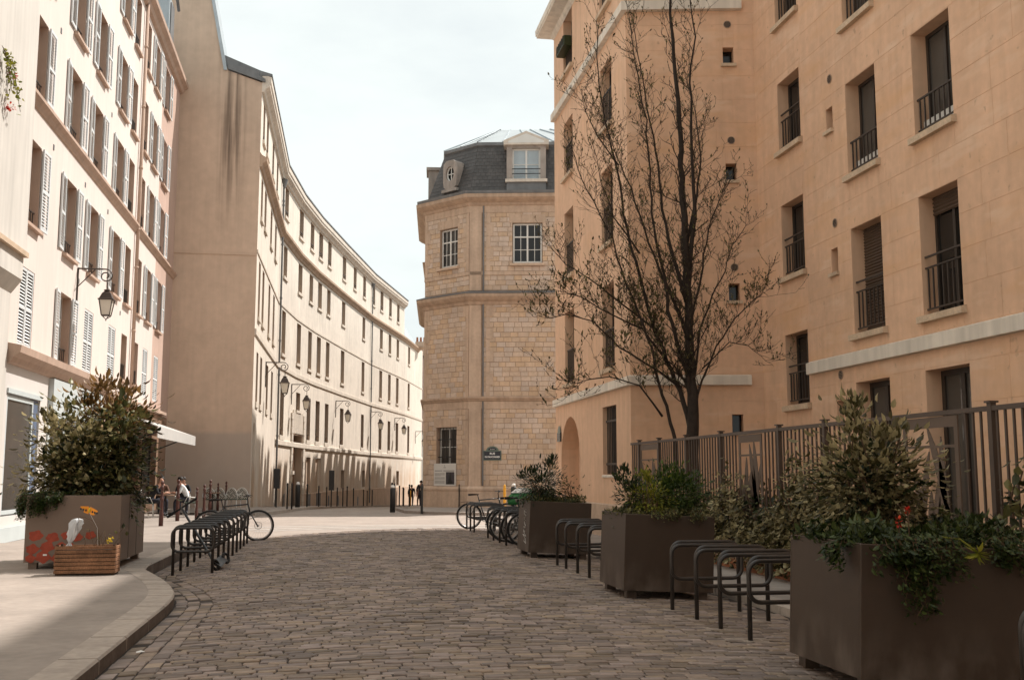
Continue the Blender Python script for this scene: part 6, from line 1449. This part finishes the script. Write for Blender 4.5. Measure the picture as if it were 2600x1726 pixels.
# kick scooter leaning through the left hoops
ks = thing('kick_scooter', (-1.95, 18.6, zg(-2, 18.6)), 'dark kick scooter leaning sideways through the nearest left hoops', 'scooter')
zb_ = zg(-2, 18.6); A_, B_ = Vector((-1.78, 18.15, zb_+.10)), Vector((-2.50, 19.3, zb_+.98)); dn = (B_-A_).normalized(); sd2 = dn.cross(Vector((0, 0, 1))).normalized(); up2 = sd2.cross(dn)
m = MB(); m.tube([tuple(A_), tuple(B_)], .022, 8); m.build('stem', 'bikeframe', ks)
H1 = Vector((-.62, -.10, -.62)).normalized()
m = MB(); hx = Vector((.55, .12, .38)).normalized(); m.tube([tuple(B_-hx*.28), tuple(B_+hx*.30)], .017, 6); m.tube([tuple(B_-hx*.28), tuple(B_-hx*.16)], .024, 6); m.tube([tuple(B_+hx*.30), tuple(B_+hx*.18)], .024, 6); m.build('handlebar', 'black', ks)
m = MB(); D1 = A_+Vector((.02, .0, .0)); D2 = A_+Vector((.06, .55, .06)); Mx = Matrix((((D2-D1).normalized()), ((D2-D1).cross(Vector((.5, -.2, .8)))).normalized(), ((D2-D1).normalized()).cross(((D2-D1).cross(Vector((.5, -.2, .8)))).normalized()))).transposed(); m.obox(tuple((D1+D2)/2), (.6, .15, .035), Mx); m.build('deck', 'black', ks)
for c in (A_+Vector((0, -.02, 0)), D2+Vector((.04, .06, 0))):
    m = MB(); n = 14; ax1 = Vector((.5, .85, 0)).normalized(); ax2 = Vector((-.3, .15, .94)).normalized(); m.tube([tuple(c+(ax1*math.cos(6.283*k/n)+ax2*math.sin(6.283*k/n))*.08) for k in range(n)], .022, 6, closed=True); m.build('wheel', 'tyre', ks)

# ------------------------------------------------------------------ cafe chairs and table
def chair_kit():
    f = MB(); leg = [(-.2, -.2), (.2, -.2), (-.2, .2), (.2, .2)]
    for x, y in leg: f.tube([(x*1.05, y*1.05, 0), (x, y, .45)], .016, 5)
    n = 14; arc = [(.25*math.cos(math.pi*k/n), .22, .45+.46*math.sin(math.pi*k/n)**.8) for k in range(n+1)]; f.tube(arc, .017, 5)
    f.tube([(-.25, .22, .62), (-.27, -.1, .66), (-.24, -.2, .45)], .015, 5); f.tube([(.25, .22, .62), (.27, -.1, .66), (.24, -.2, .45)], .015, 5)
    s = MB(); s.bbox(-.24, .24, -.22, .22, .43, .47, .02)
    a = MB(); b = MB()
    for i in range(12):
        for j in range(12):
            x0 = -.24+.04*i; z0 = .49+.035*j
            if ((x0+.02)/.235)**2 + max(0, (z0+.017-.47)/.42)**2 > 1: continue
            t = a if (i//1 + (j if i % 2 else -j)) % 3 == 0 or (i+j) % 2 else b
            t.polys([(x0, .21, z0), (x0+.037, .21, z0), (x0+.037, .225, z0+.032), (x0, .225, z0+.032)], [(0, 1, 2, 3)])
    return f.mesh('frame', 'wicker', True), s.mesh('seat', 'wickerg'), a.mesh('back_weave', 'wicker'), b.mesh('back_weave', 'wickerg')
CKit = chair_kit()
def chair(x, y, rz, label, z=.1):
    o = place('wicker_chair', None, None, TL(x, y, z, rz), label=label, cat='chair', group='wicker chairs of the cafe terrace')
    for nm, me in zip(('frame', 'seat', 'back_weave', 'back_weave'), CKit): place(nm, me, o, local=True)
    return o
chair(-4.75, 45.0, R(180), 'wicker cafe chair against the ochre wall, leftmost of the free chairs'); chair(-4.35, 45.1, R(175), 'wicker cafe chair against the ochre wall, second of the free chairs'); chair(-3.78, 44.9, R(160), 'dark-framed wicker cafe chair above the far bike hoops'); chair(-3.5, 45.3, R(185), 'wicker cafe chair nearest the gable corner')
def table(x, y, z, label):
    t = thing('cafe_table', (x, y, z), label, 'table', 'cafe tables')
    m = MB(); m.lathe([(.32, .70), (.33, .71), (.33, .735), (.32, .74)], 20); m.build('top', 'brownwood', t, local=True); m = MB(); m.tube([(0, 0, .02), (0, 0, .7)], .03, 8); m.lathe([(.22, 0), (.2, .03), (.04, .05)], 12); m.build('pedestal', 'black', t, local=True)
table(-5.75, 40.1, .09, 'small round cafe table between the seated people'); table(-4.55, 44.2, .10, 'small round cafe table by the wicker chairs')
chair(-4.95, 40.4, R(-80), 'wicker cafe chair under the man in the white shirt', .09); chair(-6.3, 39.6, R(95), 'wicker cafe chair under the balding man in black', .09); chair(-5.35, 41.6, R(0), 'wicker cafe chair under the dark-haired woman', .09)
# ------------------------------------------------------------------ people
def person(label, joints, edges, regions, M, hairs=None, grp=None):
    """one continuous skinned body; regions: joint name -> (radius, material slot)"""
    names = list(joints); idx = {n: i for i, n in enumerate(names)}
    me = bpy.data.meshes.new('body'); me.from_pydata([joints[n] for n in names], [(idx[a], idx[b]) for a, b in edges], []); ob = bpy.data.objects.new('person', me); COL.objects.link(ob)
    sk = ob.modifiers.new('Skin', 'SKIN'); sk.use_smooth_shade = True
    for i, n in enumerate(names):
        r = regions[n][0]; v = me.skin_vertices[0].data[i]; v.radius = r if isinstance(r, tuple) else (r, r); v.use_root = n == 'pelvis'
    sb = ob.modifiers.new('Sub', 'SUBSURF'); sb.levels = 2; sb.render_levels = 2
    dg = bpy.context.evaluated_depsgraph_get(); res = bpy.data.meshes.new_from_object(ob.evaluated_get(dg)); bpy.data.objects.remove(ob)
    mats = sorted({r[1] for r in regions.values()}); res.materials.clear()
    for mm in mats: res.materials.append(MT[mm])
    J = [(Vector(joints[n]), regions[n][1]) for n in names]; SG = [(Vector(joints[a]), Vector(joints[b]), regions[a][1], regions[b][1]) for a, b in edges]
    for p in res.polygons:
        c = p.center; best = None
        for a, b, ma, mb_ in SG:
            ab = b-a; t = max(0, min(1, (c-a).dot(ab)/max(1e-9, ab.length_squared))); d = (c-(a+ab*t)).length
            if best is None or d < best[0]: best = (d, ma if t < .5 else mb_)
        p.material_index = mats.index(best[1])
    o = place('person', res, None, M, label=label, cat='person', group=grp)
    if hairs:
        hm = MB(); hc, hr, mt = hairs
        rows = 7; n = 12; pts = []
        for i in range(rows):
            a = math.pi*.58*i/(rows-1)
            for k in range(n): b = 6.283*k/n; pts.append((hc[0]+hr*1.0*math.sin(a)*math.cos(b), hc[1]+hr*1.1*math.sin(a)*math.sin(b)+.01, hc[2]+hr*1.12*math.cos(a)))
        hm.polys(pts, [(i*n+k, i*n+(k+1) % n, (i+1)*n+(k+1) % n, (i+1)*n+k) for i in range(rows-1) for k in range(n)]); hm.build('hair', mt, o, local=True, smooth=True)
    return o
def seated(label, M, top, legs, hair='hair', bald=False, lean=.12, jacket=False):
    """local: faces -y, seat height .47"""
    J = dict(pelvis=(0, 0, .55), waist=(0, -.01-lean*.2, .72), chest=(0, -lean, .95), neck=(0, -lean*1.35, 1.10), jaw=(0, -lean*1.6-.02, 1.17), head=(0, -lean*1.65, 1.27), crown=(0, -lean*1.6, 1.335), nose=(0, -lean*1.65-.10, 1.235))
    E = [('pelvis', 'waist'), ('waist', 'chest'), ('chest', 'neck'), ('neck', 'jaw'), ('jaw', 'head'), ('head', 'crown'), ('head', 'nose')]
    G = dict(pelvis=((.15, .12), legs), waist=((.14, .11), top), chest=((.17, .12), top), neck=(.055, 'skin'), jaw=(.065, 'skin'), head=((.078, .09), 'skin'), crown=(.06, 'skin'), nose=(.015, 'skin'))
    for s, n in ((-1, 'l'), (1, 'r')):
        J.update({n+'sh': (s*.19, -lean*1.1, 1.02), n+'el': (s*.25, -lean-.12, .80), n+'wr': (s*.13, -lean-.34, .80), n+'ha': (s*.09, -lean-.42, .81), n+'f1': (s*.075, -lean-.49, .805), n+'f2': (s*.105, -lean-.48, .80), n+'th': (s*.055, -lean-.42, .83), n+'hp': (s*.10, -.06, .53), n+'kn': (s*.13, -.46, .52), n+'an': (s*.13, -.45, .10), n+'to': (s*.14, -.62, .05)})
        E += [('chest', n+'sh'), (n+'sh', n+'el'), (n+'el', n+'wr'), (n+'wr', n+'ha'), (n+'ha', n+'f1'), (n+'ha', n+'f2'), (n+'wr', n+'th'), ('pelvis', n+'hp'), (n+'hp', n+'kn'), (n+'kn', n+'an'), (n+'an', n+'to')]
        G.update({n+'sh': (.07, top), n+'el': (.052, top), n+'wr': (.036, 'skin'), n+'ha': ((.035, .02), 'skin'), n+'f1': (.011, 'skin'), n+'f2': (.011, 'skin'), n+'th': (.012, 'skin'), n+'hp': (.10, legs), n+'kn': (.075, legs), n+'an': (.05, legs), n+'to': (.04, 'black')})
    return person(label, J, E, G, M, None if bald else ((0, -lean*1.6+.012, 1.275), .104, hair), 'people at the cafe terrace')
seated('balding man in black leaning over the small cafe table', TL(-6.25, 39.75, .09, R(85)), 'clothdark', 'jeans', bald=True, lean=.22)
seated('man in a white shirt with dark hair leaning forward at the cafe table', TL(-5.0, 40.4, .09, R(-85)), 'clothwhite', 'jeans', lean=.20)
seated('dark-haired woman in a black jacket sitting behind the white-shirted man', TL(-5.35, 41.55, .09, R(10)), 'clothdark', 'jeans', lean=.08)
seated('person in brown at the cafe table, half hidden by the shrub', TL(-6.1, 41.2, .09, R(20)), 'clothbrown', 'jeans', lean=.1)
def walker(label, M, top, legs, stride=.18, hair='hair', bag=None):
    J = dict(pelvis=(0, 0, .92), waist=(0, 0, 1.08), chest=(0, -.02, 1.30), neck=(0, -.03, 1.46), jaw=(0, -.05, 1.53), head=(0, -.045, 1.62), crown=(0, -.04, 1.68), nose=(0, -.14, 1.59))
    E = [('pelvis', 'waist'), ('waist', 'chest'), ('chest', 'neck'), ('neck', 'jaw'), ('jaw', 'head'), ('head', 'crown'), ('head', 'nose')]
    G = dict(pelvis=((.15, .11), legs), waist=((.145, .11), top), chest=((.18, .12), top), neck=(.055, 'skin'), jaw=(.062, 'skin'), head=((.076, .09), 'skin'), crown=(.06, 'skin'), nose=(.015, 'skin'))
    for s, n in ((-1, 'l'), (1, 'r')):
        st = stride*s
        J.update({n+'sh': (s*.20, -.02, 1.40), n+'el': (s*.26, .03+st*.5, 1.12), n+'wr': (s*.25, -.06+st*.7, .90), n+'ha': (s*.245, -.08+st*.7, .83), n+'f1': (s*.24, -.09+st*.7, .76), n+'f2': (s*.245, -.06+st*.7, .765), n+'th': (s*.22, -.11+st*.7, .82), n+'hp': (s*.10, 0, .86), n+'kn': (s*.11, -st-.03, .49), n+'an': (s*.11, -st*1.5+.02, .09), n+'to': (s*.12, -st*1.5-.14, .04)})
        E += [('chest', n+'sh'), (n+'sh', n+'el'), (n+'el', n+'wr'), (n+'wr', n+'ha'), (n+'ha', n+'f1'), (n+'ha', n+'f2'), (n+'wr', n+'th'), ('pelvis', n+'hp'), (n+'hp', n+'kn'), (n+'kn', n+'an'), (n+'an', n+'to')]
        G.update({n+'sh': (.075, top), n+'el': (.055, top), n+'wr': (.036, 'skin'), n+'ha': ((.036, .02), 'skin'), n+'f1': (.012, 'skin'), n+'f2': (.012, 'skin'), n+'th': (.012, 'skin'), n+'hp': (.095, legs), n+'kn': (.07, legs), n+'an': (.048, legs), n+'to': (.042, 'black')})
    return person(label, J, E, G, M, ((0, -.035, 1.625), .103, hair), 'people walking down the street')
walker('person in dark jacket and trousers walking far down the street', TL(6.55, 86, on_ground(6.5, 86)-.1, R(170)), 'clothdark', 'jeans')
walker('person in black by the corner of the stone building', TL(5.93, 70, on_ground(5.9, 70)-.1, R(150)), 'clothdark', 'jeans', .12)
walker('person in pale clothes beside the dark-jacketed walker', TL(7.25, 86.8, on_ground(7.2, 86.8)-.1, R(190)), 'clothpink', 'clothbrown', .14)
